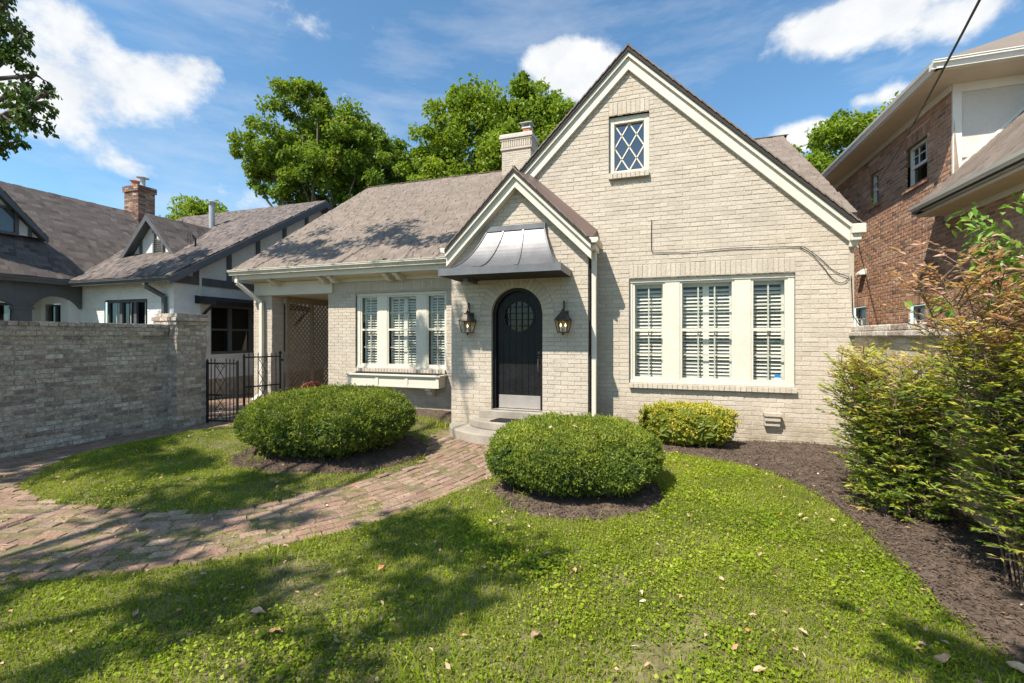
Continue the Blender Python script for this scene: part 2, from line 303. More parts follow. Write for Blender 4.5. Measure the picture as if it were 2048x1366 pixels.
# ---------------------------------------------------------------- ground shape
def inpoly(P, poly):
    P = np.asarray(P, float); x, y = P[..., 0], P[..., 1]; ins = np.zeros(x.shape, bool); n = len(poly)
    for i in range(n):
        (x0, y0), (x1, y1) = poly[i], poly[(i+1) % n]
        c = ((y0 > y) != (y1 > y)) & (x < (x1 - x0) * (y - y0) / (y1 - y0 + 1e-12) + x0); ins ^= c
    return ins
def smooth_poly(pts, k=6, closed=True):
    P = [np.array(p, float) for p in pts]; n = len(P); out = []
    for i in range(n if closed else n - 1):
        p0, p1, p2, p3 = (P[(i-1) % n], P[i], P[(i+1) % n], P[(i+2) % n]) if closed else (P[max(i-1, 0)], P[i], P[i+1], P[min(i+2, n-1)])
        for j in range(k):
            t = j / k; out.append(.5 * ((2*p1) + (-p0+p2)*t + (2*p0-5*p1+4*p2-p3)*t*t + (-p0+3*p1-3*p2+p3)*t**3))
    if not closed: out.append(P[-1])
    return [tuple(p) for p in out]
def sdist(P, poly):      # signed distance, positive inside
    P = np.asarray(P, float); d = np.full(P.shape[:-1], 1e9); n = len(poly)
    for i in range(n):
        a = np.array(poly[i]); b = np.array(poly[(i+1) % n]); ab = b - a; L = (ab @ ab) + 1e-12
        t = np.clip(((P - a) @ ab) / L, 0, 1); q = a + t[..., None] * ab; d = np.minimum(d, np.hypot(*(P - q).transpose(-1, *range(P.ndim - 1))))
    return np.where(inpoly(P, poly), d, -d)
OUTER = smooth_poly([(-11.5, -1.2), (-8.2, .25), (-5.6, 1.2), (-4.115, 1.707), (-3.465, 2.043), (-2.99, 2.38), (-2.74, 2.74), (-2.47, 3.1), (-2.2, 3.55), (-2.0, 4.15), (-1.84, 4.8), (-1.72, 5.5), (-1.66, 6.3), (-1.66, 6.9)], 6, False)
ISLAND = smooth_poly([(-6.75, 3.0), (-6.2, 2.74), (-5.44, 2.69), (-4.45, 2.80), (-3.75, 3.06), (-3.42, 3.62), (-3.1, 4.25), (-2.86, 4.75), (-3.0, 5.25), (-3.2, 5.75), (-3.5, 6.35), (-3.6, 7.2), (-3.6, 8.3), (-5, 8.32), (-7.0, 8.3), (-7.15, 7.2), (-6.95, 6.1), (-7.42, 5.1), (-7.5, 4.1), (-7.2, 3.45)], 5)
BED = smooth_poly([(-1.05, 7.45), (-1.0, 6.75), (-.45, 6.6), (.05, 6.46), (.93, 6.13), (1.4, 5.5), (1.56, 4.61), (1.585, 3.82), (1.575, 3.22), (1.64, 2.78), (1.78, 1.6), (1.9, -.5), (2.6, -.5), (2.6, 3), (2.6, 7.45), (.5, 7.5)], 5)
def ell(cx, cy, rx, ry, a=0, n=36): return [(cx + rx*math.cos(t)*math.cos(a) - ry*math.sin(t)*math.sin(a), cy + rx*math.cos(t)*math.sin(a) + ry*math.sin(t)*math.cos(a)) for t in np.linspace(0, 2*math.pi, n, endpoint=False)]
MUL_L = [(x, y) for x, y in ell(-4.12, 4.93, 1.22, 1.02, .55)]
MUL_R = ell(-.83, 4.62, .86, .76, .3)
MUL_W = smooth_poly([(-3.55, 8.38), (-3.55, 7.5), (-4.4, 7.35), (-5.6, 7.55), (-7.0, 7.7), (-7.2, 8.38)], 4)
PATHPOLY = [p for p in OUTER] + [(-3.3, 6.95), (-3.3, 6.3)] + [(-9.5, 6.3), (-11.5, 3)]
def gz(P):
    P = np.asarray(P, float); x, y = P[..., 0], P[..., 1]
    z = .012*np.sin(1.7*x + .6) * np.cos(1.3*y) + .01*np.sin(3.1*x + 2*y)
    si = sdist(P, ISLAND); z = z + .075*np.clip(si/.45, 0, 1)
    for poly, h in ((MUL_L, .07), (MUL_R, .05), (MUL_W, .04), (BED, .03)):
        z = z + h*np.clip(sdist(P, poly)/.6, 0, 1)**.8
    so_ = np.clip((1.15 - np.abs(np.hypot(x + 3.2, y - 3.8) - 1.0)), 0, 0)
    return z
XS = np.arange(-12.5, 6.01, .1); YS = np.arange(-3, 13.01, .1)
GX, GY = np.meshgrid(XS, YS); GP = np.stack([GX, GY], -1); GZ = gz(GP)
inpath = inpoly(GP, PATHPOLY) & ~inpoly(GP, ISLAND)
from_path = (GX < -3.2) & (GY > 6) & ~inpoly(GP, ISLAND) | inpath
GZ = np.where(from_path, np.minimum(GZ, 0) - .022, GZ)
def gheight(x, y):
    x = np.asarray(x, float); y = np.asarray(y, float)
    i = np.clip((x - XS[0])/.1, 0, len(XS)-2.001); j = np.clip((y - YS[0])/.1, 0, len(YS)-2.001); a = i.astype(int); b = j.astype(int); u = i-a; v = j-b
    return GZ[b, a]*(1-u)*(1-v) + GZ[b, a+1]*u*(1-v) + GZ[b+1, a]*(1-u)*v + GZ[b+1, a+1]*u*v
def grid_faces(ny, nx, keep=None):
    i = np.arange(ny-1)[:, None]*nx + np.arange(nx-1)[None]; F = np.stack([i, i+1, i+nx+1, i+nx], -1).reshape(-1, 4)
    return F if keep is None else F[keep.reshape(-1)]
np_mesh('ground', np.stack([GX, GY, GZ], -1).reshape(-1, 3), grid_faces(len(YS), len(XS)), SOIL, smooth=True)['kind'] = 'structure'
far = MB()
for x0, x1, y0, y1 in ((-300, -12.4, -300, 500), (5.9, 300, -300, 500), (-12.4, 5.9, -300, -2.9), (-12.4, 5.9, 12.9, 500)): far.quad((x0, y0, -.03), (x1, y0, -.03), (x1, y1, -.03), (x0, y1, -.03))
far.build('terrain', SOIL)['kind'] = 'structure'
def bed_sheet(name, poly, lift):
    P = np.array(poly); x0, y0 = P.min(0) - .15; x1, y1 = P.max(0) + .15
    xs = np.arange(x0, x1, .05); ys = np.arange(y0, y1, .05); X, Y = np.meshgrid(xs, ys); Q = np.stack([X, Y], -1); s = sdist(Q, poly)
    Z = gheight(X, Y) + np.clip(s*.35, -.04, lift) + (RNG.random(X.shape) - .5)*.012
    keep = (s[:-1, :-1] > -.1) & (s[1:, 1:] > -.1)
    o = np_mesh(name, np.stack([X, Y, Z], -1).reshape(-1, 3), grid_faces(len(ys), len(xs), keep), MULCHM); o['kind'] = 'structure'; return o
for nm, pl in (('mulch_bed', BED), ('mulch_ring', MUL_L), ('mulch_ring', MUL_R), ('mulch_strip', MUL_W)): bed_sheet(nm, pl, .022)
joint = MB(); pp = [(x, y) for x, y in PATHPOLY]
jo = np_mesh('path', np.array([(x, y, -.012) for x, y in ((-12.4, -2.5), (-1.6, -2.5), (-1.6, 6.9), (-12.4, 6.9))]), np.array([[0, 1, 2, 3]]), SANDJOINT) if False else None
# path bed follows the ground grid where the paving lies
kp = from_path[:-1, :-1] & from_path[1:, 1:] & from_path[1:, :-1] & from_path[:-1, 1:]
PATH = np_mesh('path', np.stack([GX, GY, GZ + .0165], -1).reshape(-1, 3), grid_faces(len(YS), len(XS), kp), SANDJOINT); PATH['kind'] = 'structure'
prec = []
# curved walk: courses parallel to its outer edge
op = np.array(OUTER); seg = np.hypot(*np.diff(op, axis=0).T); S = np.concatenate([[0], np.cumsum(seg)])
def outer_at(s):
    i = np.clip(np.searchsorted(S, s) - 1, 0, len(S) - 2); t = (s - S[i]) / (S[i+1] - S[i]); p = op[i] + (op[i+1] - op[i]) * t
    i0, i1 = max(0, i-3), min(len(op)-1, i+4); d = op[i1] - op[i0]; d /= np.hypot(*d); return p, d, np.array([-d[1], d[0]])
for k in range(0, 23):
    s = (k % 2) * .10 + .02; off = .055 + k * .101
    while s < S[-1] - .1:
        p, d, n = outer_at(s); p2, d2, n2 = outer_at(min(s + .12, S[-1])); curv = max(.45, 1 - off * ((d[0]*d2[1] - d[1]*d2[0]) / .12)); ln = .196 / curv * random.uniform(.9, 1.06)
        pm, dm, nm = outer_at(min(s + ln/2, S[-1])); q = pm + nm * (off + random.uniform(-.006, .006))
        sz = ln * curv - .012
        if -11 < q[0] and sz > .06 and inpoly(q, PATHPOLY) and sdist(q, ISLAND) < .02 and q[1] > -1.0:
            tl = np.array([random.uniform(-.022, .022), random.uniform(-.022, .022), 1.]); tl /= np.linalg.norm(tl); a = math.atan2(dm[1], dm[0]) + random.uniform(-.05, .05)
            U = np.array([math.cos(a), math.sin(a), 0]); U -= tl * (U @ tl); U /= np.linalg.norm(U)
            prec.append(rec((q[0], q[1], gheight(*q) + .022 + random.uniform(-.008, .006)), U, tl, sz, .090, .06))
        s += ln
curve_rows = [(r[0][0, 3], r[0][1, 3]) for r in prec]; CR = np.array(curve_rows)
# straight walk beside the boundary wall, and the paving beyond the gate
for k in range(0, 22):
    x = -8.30 + k * .108; y = 2.2 + (k % 2) * .11
    while y < 12.4:
        q = np.array([x, y + .105])
        okq = (q[1] > 6 and x < -6.9 and sdist(q, ISLAND) < 0 and x < -6.2) or (sdist(q, ISLAND) < -.02 and x < -6.6 and (not len(CR) or np.min(np.hypot(CR[:, 0] - q[0], CR[:, 1] - q[1])) > .13))
        if okq and not (q[1] > 8.3 and x > -9.55 and x < -8.9 and False):
            tl = np.array([random.uniform(-.03, .03), random.uniform(-.03, .03), 1.]); tl /= np.linalg.norm(tl); U = np.array([0, 1, 0.]) - tl * tl[1]; U /= np.linalg.norm(U)
            prec.append(rec((q[0], q[1], gheight(*q) + .022 + random.uniform(-.005, .005)), U, tl, .205, .096, .06))
        y += .215
for k in range(22):
    x = -8.30 - (k + 1) * .108; y = 6.5
    while y < 12.4 and x > -10.9:
        prec.append(rec((x, y, gheight(x, y) + .02), (0, 1, 0), (0, 0, 1), .205, .096, .06)); y += .215
pieces('brick', 'far_paving', prec, PAVER, PAVEM, PATH)

# ---------------------------------------------------------------- walls with openings
def wall_sheet(name, O, U, u0, u1, z0, top, holes, m, parent, step=.04):
    """upright sheet through O along U; holes = (ua, ub, lo(u), hi(u))"""
    O = np.array(O, float); U = np.array(U, float); cuts = set(np.round(np.arange(u0, u1, step), 4)) | {u0, u1}
    for h in holes: cuts |= {h[0], h[1]}
    cuts = sorted(c for c in cuts if u0 <= c <= u1); b = MB(); fn = lambda f, u: f(u) if callable(f) else f
    pt = lambda u, z: tuple(O + U * u + np.array([0, 0, z]))
    for a, c in zip(cuts[:-1], cuts[1:]):
        if c - a < 1e-4: continue
        mid = (a + c) / 2; iv = [(z0, top)]
        for h in sorted([h for h in holes if h[0] <= mid <= h[1]], key=lambda h: fn(h[2], mid)):
            lo, hi = iv.pop(); iv += [(lo, h[2]), (h[3], hi)]
        for lo, hi in iv:
            if fn(hi, mid) - fn(lo, mid) > 1e-3: b.quad(pt(a, fn(lo, a)), pt(c, fn(lo, c)), pt(c, fn(hi, c)), pt(a, fn(hi, a)))
    return b.build(name, m, parent)
def brick_rows(recs, par, parent, O, U, OUT, z0, z1, extent, holes=(), course=.0688, L=.215, joint=.0085, proud=.0050, jit=.0022, bond=.5, skip=None, tilt=.006):
    """running-bond courses; extent(z) -> (u0, u1); holes(z_lo, z_hi) -> [(ua, ub)]"""
    O = np.array(O, float); U = np.array(U, float); OUT = np.array(OUT, float); k = int(round(z0 / course)) ; z = k * course
    while z < z1 - .02:
        zh = z + course; e = extent(z + course * .5)
        if e:
            iv = [e]
            for ha, hb in (holes(z + .012, zh - .012) if holes else ()):
                nv = []
                for a, b in iv:
                    if hb <= a or ha >= b: nv.append((a, b)); continue
                    if ha > a: nv.append((a, ha))
                    if hb < b: nv.append((hb, b))
                iv = nv
            u0 = (k % 2) * L * bond
            for a, b in iv:
                if b - a < .02: continue
                n0 = math.ceil((a - u0) / L); cuts = [a] + [c for c in (u0 + L*q for q in range(n0, n0 + int((b - a) / L) + 2)) if a + .055 < c < b - .055] + [b]
                for s, t in zip(cuts[:-1], cuts[1:]):
                    s2, t2 = s + (joint/2 if s > a else 0), t - (joint/2 if t < b else 0); c = (s2 + t2) / 2
                    if not (skip and skip(c, z)):
                        f = O + U * c + np.array([0, 0, z + course/2 + random.uniform(-.0015, .0015)]) + OUT * (proud + random.uniform(-jit, jit))
                        o2 = OUT + U * random.uniform(-tilt, tilt) + np.array([0, 0, random.uniform(-tilt, tilt) * 2]); o2 /= np.linalg.norm(o2)
                        u2 = U - o2 * (U @ o2); u2 /= np.linalg.norm(u2)
                        recs.append(rec(f, u2, o2, t2 - s2, course - joint + random.uniform(-.002, .002), .03)); par.append(parent)
        z = zh; k += 1
def soldier(recs, par, parent, O, U, OUT, u0, u1, z0, z1, w=.0715, proud=.008):
    n = max(1, round((u1 - u0) / w)); w = (u1 - u0) / n; O = np.array(O, float); U = np.array(U, float); OUT = np.array(OUT, float)
    for i in range(n):
        f = O + U * (u0 + (i + .5) * w) + np.array([0, 0, (z0 + z1) / 2 + random.uniform(-.003, .003)]) + OUT * (proud + random.uniform(-.003, .003))
        recs.append(rec(f, U, OUT, w - .010, z1 - z0 - .008, .03)); par.append(parent)
X1, Y1, Z1 = (1, 0, 0), (0, 1, 0), (0, 0, 1)
def rect_holes(*hs): return lambda a, b: [(h[0], h[1]) for h in hs if a < h[3] and b > h[2]]

def shingles(recs, O, U, V, N, lu, lv, extent=None, expo=.135, tab=(.10, .24), thick=.012):
    O, U, V, N = (np.array(a, float) for a in (O, U, V, N)); v = 0; k = 0
    while v < lv - .02:
        h = min(expo, lv - v); e = extent(v + h/2) if extent else (0, lu)
        if e and e[1] > e[0]:
            u = e[0] - random.uniform(0, .2)
            while u < e[1]:
                w = random.uniform(*tab); a, b = max(u, e[0]), min(u + w, e[1])
                if b - a > .02:
                    t = random.choice((.014, .019, .025)); o2 = N - V * .09; o2 /= np.linalg.norm(o2)
                    recs.append(rec(O + U*(a+b)/2 + V*(v + h/2) + N*(t + random.uniform(0, .002)), U, o2, b - a - .004, h + .012, .014))
                u += w
        v += expo; k += 1

# ---------------------------------------------------------------- the cream brick house
YM, YV, YL = 7.457, 6.95, 8.4
HOUSE = thing('brick_house', 'cream painted brick cottage with steep front gable and small gabled entry', 'house', (-3, 10, 0))
HR, HP = [], []
XM = -.501
main_top = lambda x: 6.10 - .99 * abs(x - XM)
right_edge = lambda z: 2.51 if z > 2.25 else (2.575 if z < 1.7 else 2.51 + (2.25 - z) / .55 * .065)
WIN = (-.493, 1.855, .85, 2.529); ATT = (-.815, -.178, 4.25, 5.206)
VX = -2.23; vest_top = lambda x: 4.10 - abs(x - VX)
hole = lambda h: (h[0], h[1], h[2], h[3])
w_main = wall_sheet('wall', (0, YM, 0), X1, -3.4, 2.57, -.1, main_top, [hole(WIN), hole(ATT)], CREAMMORTAR, HOUSE, .2)
mh = rect_holes((WIN[0], WIN[1], .775, 2.755), (ATT[0], ATT[1], 4.165, 5.43))
def main_ext(z):
    half = (6.08 - z) / .99
    return (max(-3.3, XM - half), min(right_edge(z), XM + half)) if half > .05 else None
brick_rows(HR, HP, w_main, (0, YM, 0), X1, (0, -1, 0), 0, 6.05, main_ext, mh, skip=lambda c, z: c < -1.15 and z < vest_top(c) - .1)
soldier(HR, HP, w_main, (0, YM, 0), X1, (0, -1, 0), WIN[0], WIN[1], 2.533, 2.752); soldier(HR, HP, w_main, (0, YM, 0), X1, (0, -1, 0), ATT[0], ATT[1], 5.21, 5.428)
# rowlock sills stand proud
def sill(u0, u1, z0, z1, Y, parent, out=.07):
    b = MB().box(u0 + .004, u1 - .004, Y - out + .012, Y + .1, z0 + .004, z1 - .012); s = b.build('sill', CREAMMORTAR, parent)
    n = round((u1 - u0) / .0735)
    for i in range(n):
        a = u0 + (u1 - u0) * i / n; w = (u1 - u0) / n
        HR.append(rec((a + w/2, Y - out + random.uniform(-.004, .004), (z0 + z1)/2), X1, (0, -1, 0), w - .009, z1 - z0, .03)); HP.append(parent)
sill(WIN[0], WIN[1] + .01, .775, .85, YM, w_main); sill(ATT[0], ATT[1], 4.16, 4.25, YM, w_main)
# brick ledge over the crawl-space vent
b = MB().box(1.44, 1.64, YM - .12, YM, .36, .43); b.box(1.44, 1.64, YM - .09, YM, .285, .36); b.box(1.43, 1.66, YM - .14, YM, .43, .485); b.build('vent_hood', CREAM, HOUSE, bevel=.006)
# entry vestibule
DCX, DR, DZ0, DZS = -2.2475, .4395, .385, 1.96
arch = lambda u: DZS + math.sqrt(max(0, DR*DR - (u - DCX)**2))
w_vest = wall_sheet('wall', (0, YV, 0), X1, -3.425, -1.078, -.1, vest_top, [(DCX - DR, DCX + DR, DZ0, arch)], CREAMMORTAR, HOUSE, .03)
def vest_holes(a, b):
    zm = (a + b) / 2; Ro = DR + .205
    if zm < DZ0 - .02: return []
    if zm < DZS - .02: return [(DCX - DR, DCX + DR)]
    h = Ro**2 - (zm - DZS)**2
    return [(DCX - math.sqrt(h), DCX + math.sqrt(h))] if h > 0 else []
brick_rows(HR, HP, w_vest, (0, YV, 0), X1, (0, -1, 0), 0, 4.05, lambda z: (max(-3.425, VX - (4.08 - z)), min(-1.078, VX + (4.08 - z))) if z < 4.03 else None, vest_holes)
na = 21
for i in range(na):
    t = math.pi * (i + .5) / na; r = DR + .10; U = (math.sin(t), 0, -math.cos(t)) ; wdt = math.pi * r / na
    HR.append(rec((DCX + r*math.cos(math.pi - t), YV - .010, DZS + r*math.sin(math.pi - t)), (math.sin(t), 0, math.cos(t)), (0, -1, 0), wdt - .012, .19, .03)); HP.append(w_vest)
wv = wall_sheet('wall', (-1.078, 0, 0), Y1, YV, YM, -.1, 3.1, [], CREAMMORTAR, HOUSE, .5)
brick_rows(HR, HP, wv, (-1.078, 0, 0), Y1, (1, 0, 0), 0, 3.0, lambda z: (YV + .01, YM), None)
b = MB()
for i in range(40):
    a, c = math.pi * i / 40, math.pi * (i + 1) / 40; p = lambda t, y: (DCX + DR*math.cos(t), y, DZS + DR*math.sin(t)); b.quad(p(a, YV), p(c, YV), p(c, YV + .16), p(a, YV + .16))
for s in (-1, 1): b.quad((DCX + s*DR, YV, DZ0), (DCX + s*DR, YV, DZS), (DCX + s*DR, YV + .16, DZS), (DCX + s*DR, YV + .16, DZ0))
b.build('door_reveal', CREAM, HOUSE)
# left wing wall, porch pillar
WWIN = (-6.53, -4.258, .895, 2.563)
w_wing = wall_sheet('wall', (0, YL, 0), X1, -7.275, -3.43, -.1, 3.0, [WWIN], CREAMMORTAR, HOUSE, .3)
brick_rows(HR, HP, w_wing, (0, YL, 0), X1, (0, -1, 0), 0, 2.8, lambda z: (-7.275, -3.43), rect_holes((WWIN[0], WWIN[1], .82, 2.60)))
soldier(HR, HP, w_wing, (0, YL, 0), X1, (0, -1, 0), -7.0, -3.5, 2.605, 2.82); sill(WWIN[0], WWIN[1], .82, .895, YL, w_wing)
pil = MB().box(-9.52, -8.95, YL, YL + .36, -.05, 2.6).build('porch_pillar', CREAMMORTAR, HOUSE)
brick_rows(HR, HP, pil, (0, YL, 0), X1, (0, -1, 0), 0, 2.58, lambda z: (-9.52, -8.95)); brick_rows(HR, HP, pil, (-8.95, 0, 0), Y1, (1, 0, 0), 0, 2.58, lambda z: (YL, YL + .36))
# other outside walls
b = MB(); b.box(2.30, 2.50, YM + .02, 18.2, -.1, 3.2); b.box(-9.3, 2.4, 18.2, 18.4, -.1, 3.1); b.box(-7.275, -7.1, YL + .02, 18, -.1, 3.1); b.box(-9.3, -7.28, 11.2, 11.4, -.1, 3.1)
b.prism([(2.42, YM + 1.0, 3.1), (2.42, 18.2, 3.1), (2.42, 13.2, 6.6)], (.06, 0, 0)); b.prism([(-9.3, 8.4, 3.0), (-9.3, 18.2, 3.1), (-9.3, 13.2, 6.6)], (.1, 0, 0))
b.build('wall', CREAM, HOUSE)
b = MB(); b.box(-7.05, -3.6, YL + .9, YL + .95, 0, 3); b.box(-7.05, -1, 8.45, 18, -.04, .02); b.box(-.95, 2.25, 7.6, 18, -.04, .02); b.box(-1, 2.25, YM + 1.1, YM + 1.15, 0, 2.9); b.box(-3.3, -1.2, YV + .9, YV + .95, 0, 3); b.box(-7.05, -1, 8.45, 17, 2.9, 2.95); b.box(-.95, 2.25, 7.55, 17, 2.9, 2.95); b.box(-1.0, -.98, YM + .02, 9, 0, 3); b.box(-3.42, -3.38, 7.0, 12, -.05, 3.0)
b.build('room', DARKIN, HOUSE)
b = MB().box(-9.5, -7.28, YL + .03, 11.2, 2.60, 2.64); b.build('porch_ceiling', SOFFIT, HOUSE)
b = MB().box(-9.5, -7.28, YL + .06, 11.2, -.05, .05); b.build('porch_floor', CONCRETE, HOUSE)
# roofs -----------------------------------------------------------------
SR = []
ROOF = MB()
ye, ze, yr, zr = 7.88, 3.13, 13.2, 6.80; sl_ = (zr - ze) / (yr - ye); Lr = math.hypot(yr - ye, zr - ze)
V = np.array([0, (yr-ye)/Lr, (zr-ze)/Lr]); Nn = np.array([0, -V[2], V[1]])
for (xa, xb, y0) in ((-9.66, 2.55, ye), (2.55, 2.99, 8.55)):
    z0 = ze + (y0 - ye) * sl_
    ROOF.prism([(xa, y0, z0 - .005), (xa, yr, zr - .005), (xa, yr, zr - .10), (xa, y0, z0 - .07)], (xb - xa, 0, 0))
ROOF.prism([(-9.66, yr, zr - .005), (-9.66, 18.6, 3.05), (-9.66, 18.6, 2.95), (-9.66, yr, zr - .1)], (12.65, 0, 0))
roof_o = ROOF.build('roof', ROOFDECK, HOUSE)
# hidden stretches (under the cross gable) need no shingles
def main_roof_ext_l(v):
    y = ye + v * V[1]; z = ze + v * V[2]; xr = min(-1.0, XM - (6.25 - z)/.99 + .25) if z < 6.2 else -.6
    return (0, max(.1, min(xr + 9.66, 12)))
shingles(SR, (-9.66, ye, ze), X1, V, Nn, 12.6, Lr, main_roof_ext_l)
def main_roof_ext_r(v):
    z = ze + v * V[2]; y = ye + v * V[1]; xl = XM + (6.25 - z)/.99 - .3 if z < 6.2 else -.6
    return (max(xl, -.6) + 9.66, 12.65) if y > 8.5 else None
shingles(SR, (-9.66, ye, ze), X1, V, Nn, 12.6, Lr, main_roof_ext_r)
# ridge caps
for x in np.arange(-9.66, 2.98, .22): SR.append(rec((x + .11, yr - .06, zr + .005), X1, (0, -.3, .954), .214, .16, .02)); SR.append(rec((x + .11, yr + .06, zr + .005), X1, (0, .3, .954), .214, .16, .02))
# cross gable over the big window
gb = MB()
for s in (-1, 1):
    pts = [(XM, 6.245), (XM + s*3.13, 6.245 - 3.1), (XM + s*3.13, 6.165 - 3.1), (XM, 6.165)]
    gb.prism([(x, YM - .13, z) for x, z in pts], (0, 5.2, 0))
gb.build('roof', ROOFDECK, HOUSE)
for s in (-1, 1):     # stepped shingle edge along the rake
    d = np.array([s*.7107, 0, -.7035]); n = np.array([s*.7035, 0, .7107])
    for k in range(32):
        c = np.array([XM, 0, 6.255]) + d * (.06 + k*.14) + n*.006; y = YM - .15 + .0
        if np.dot(c - [XM, 0, 6.2], d) > 4.38: break
        for j in range(3):
            o2 = n + d*.07; o2 /= np.linalg.norm(o2); SR.append(rec((c[0], y + .16 + j*.3, c[2]), (0, s*1.0, 0), o2, .31, .16, .02))
# cream rake boards, two layers
def rake(apx, apz, y, run, k, steps, parent, m):
    for s in (-1, 1):
        for (za, zb, d) in steps:
            b = MB(); pts = [(apx, y - d, apz - za), (apx + s*run, y - d, apz - za - run*k), (apx + s*run, y - d, apz - zb - run*k), (apx, y - d, apz - zb)]
            b.prism(pts if s > 0 else pts[::-1], (0, d + .02, 0)); b.build('rake_board', m, parent)
rake(XM, 6.165, YM - .02, 3.10, .99, [(.0, .075, .085), (.075, .265, .045)], HOUSE, TRIM)
# vestibule roof
vb = MB()
for s in (-1, 1):
    pts = [(VX, 4.285), (VX + s*1.22, 4.285 - 1.22), (VX + s*1.22, 4.225 - 1.22), (VX, 4.225)]
    vb.prism([(x, YV - .22, z) for x, z in pts], (0, (2.6 if s < 0 else .70), 0))
vb.build('roof', ROOFDECK, HOUSE)
for s in (-1, 1):
    d = np.array([s*.7071, 0, -.7071]); n = np.array([s*.7071, 0, .7071])
    for k in range(12):
        c = np.array([VX, 0, 4.292]) + d*(.05 + k*.14) + n*.006; o2 = n + d*.07; o2 /= np.linalg.norm(o2); SR.append(rec((c[0], YV - .07, c[2]), (0, s*1.0, 0), o2, .32, .16, .02))
rake(VX, 4.225, YV - .03, 1.22, 1.0, [(.0, .07, .17), (.07, .225, .12)], HOUSE, TRIM)
MB().add([(-2.16, YV - .15, 4.235), (-1.01, YV - .15, 3.085), (-1.0, YM - .015, 3.36), (-2.115, YM - .015, 4.385)], [(0, 1, 2, 3)]).add([(-1.01, YV - .15, 3.085), (-1.01, YV - .15, 3.05), (-1.0, YM - .015, 3.05), (-1.0, YM - .015, 3.36)], [(0, 1, 2, 3)]).build('roof_cricket', BROWNMETAL, HOUSE)
pieces('shingle', 'shingle_courses', SR, SHINGLE, ROOFM, HOUSE, limit=300)
# cornice returns and gutters
def kgutter(x0, x1, y, z, name='gutter', parent=HOUSE, m=GUTTERM):     # K-style gutter along X, front at y
    pr = [(0, 0), (-.0, .02), (-.02, .055), (-.045, .075), (-.045, .105), (-.055, .105), (-.055, .118), (-.04, .118), (.085, .11), (.085, 0)]
    return MB().prism([(x0, y + a, z + c) for a, c in pr], (x1 - x0, 0, 0)).build(name, m, parent)
kgutter(-9.69, -3.42, 7.86, 3.035)
b = MB(); b.box(-9.6, -3.43, 7.945, 7.99, 2.93, 3.10); b.build('fascia', TRIM, HOUSE)
MB().prism([(-9.6, 7.99, 2.955), (-9.6, YL, 2.90), (-9.6, YL, 2.94), (-9.6, 7.99, 2.99)], (6.17, 0, 0)).build('soffit', SOFFIT, HOUSE)
MB().box(-9.45, -7.13, YL - .06, YL + .30, 2.585, 2.90).build('porch_beam', TRIM, HOUSE, bevel=.008)
MB().box(-7.128, -3.43, YL - .03, YL + .01, 2.825, 2.93).build('frieze_board', TRIM, HOUSE)
for x in (-8.72, -7.30, -7.02, -5.60, -5.33):
    pr = [(YL - .03, 2.80), (YL - .20, 2.80), (YL - .26, 2.83), (YL - .29, 2.865), (YL - .36, 2.88), (YL - .38, 2.93), (YL - .03, 2.935)]
    MB().prism([(x, a, c) for a, c in pr], (.11, 0, 0)).build('corbel', TRIM, HOUSE, bevel=.008)
# cornice return at the right foot of the big gable
b = MB(); b.box(2.50, 2.66, YM - .16, YM + .5, 3.02, 3.15); b.box(2.50, 2.62, YM - .12, YM + .5, 2.93, 3.02); b.box(2.50, 2.56, YM - .06, YM + .4, 2.85, 2.93); b.build('cornice_return', TRIM, HOUSE, bevel=.008)
b = MB(); b.prism([(-1.07, YV - .17, 3.02), (-.93, YV - .17, 3.02), (-.90, YV - .17, 3.05), (-.90, YV - .17, 3.10), (-1.07, YV - .17, 3.10)], (0, .6, 0)); b.box(-1.06, -.95, YV - .10, YV + .35, 2.93, 3.02); b.build('cornice_return', TRIM, HOUSE, bevel=.006)
b = MB(); b.prism([(-3.43, YV - .17, 2.99), (-3.55, YV - .17, 3.02), (-3.56, YV - .17, 3.09), (-3.40, YV - .17, 3.10)], (0, .5, 0)); b.build('cornice_return', TRIM, HOUSE, bevel=.006)
# downspouts
def downspout(pts, w, d, parent, m=TRIM, flare=True):
    b = MB()
    for p, q in zip(pts[:-1], pts[1:]): b.beam(p, q, w, d, (0, 1, 0))
    o = b.build('downspout', m, parent, bevel=.012)
    return o
downspout([(-1.0, YV + .11, 2.95), (-1.0, YV + .11, .05)], .075, .085, HOUSE)
MB().box(-1.066, -1.052, YV + .03, YV + .16, .02, 2.95).build('downspout_gap_shade', ROOFDECK, HOUSE)  # dark strip painting in the shade between wall and downspout
downspout([(-9.53, 7.95, 3.05), (-9.53, 7.95, 2.86), (-9.19, 8.32, 2.42), (-9.19, 8.32, .20), (-9.24, 8.12, .06)], .095, .075, HOUSE)
# chimney ---------------------------------------------------------------
CX0, CX1, CY0, CY1 = -4.533, -3.642, 12.6, 13.2
CH = MB().box(CX0, CX1, CY0, CY1, 5.6, 7.2).build('chimney', CREAMMORTAR, HOUSE)
brick_rows(HR, HP, CH, (0, CY0, 0), X1, (0, -1, 0), 6.3, 7.16, lambda z: (CX0, CX1), course=.063, L=.2); brick_rows(HR, HP, CH, (CX1, 0, 0), Y1, (1, 0, 0), 6.3, 7.16, lambda z: (CY0, CY1), course=.063, L=.2)
for (z0, z1, o) in ((7.16, 7.225, .04), (7.225, 7.43, .015), (7.43, 7.49, .045), (7.49, 7.56, .075)):
    MB().box(CX0 - o, CX1 + o, CY0 - o, CY1 + o, z0 + .001, z1 - .001).build('chimney_course', CREAM, HOUSE, bevel=.006)
for i in range(13):
    x = CX0 + .02 + i * (CX1 - CX0 - .04) / 12.4; HR.append(rec((x + .02, CY0 - .035, 7.33), X1, (0, -1, 0), .045, .19, .03)); HP.append(CH)
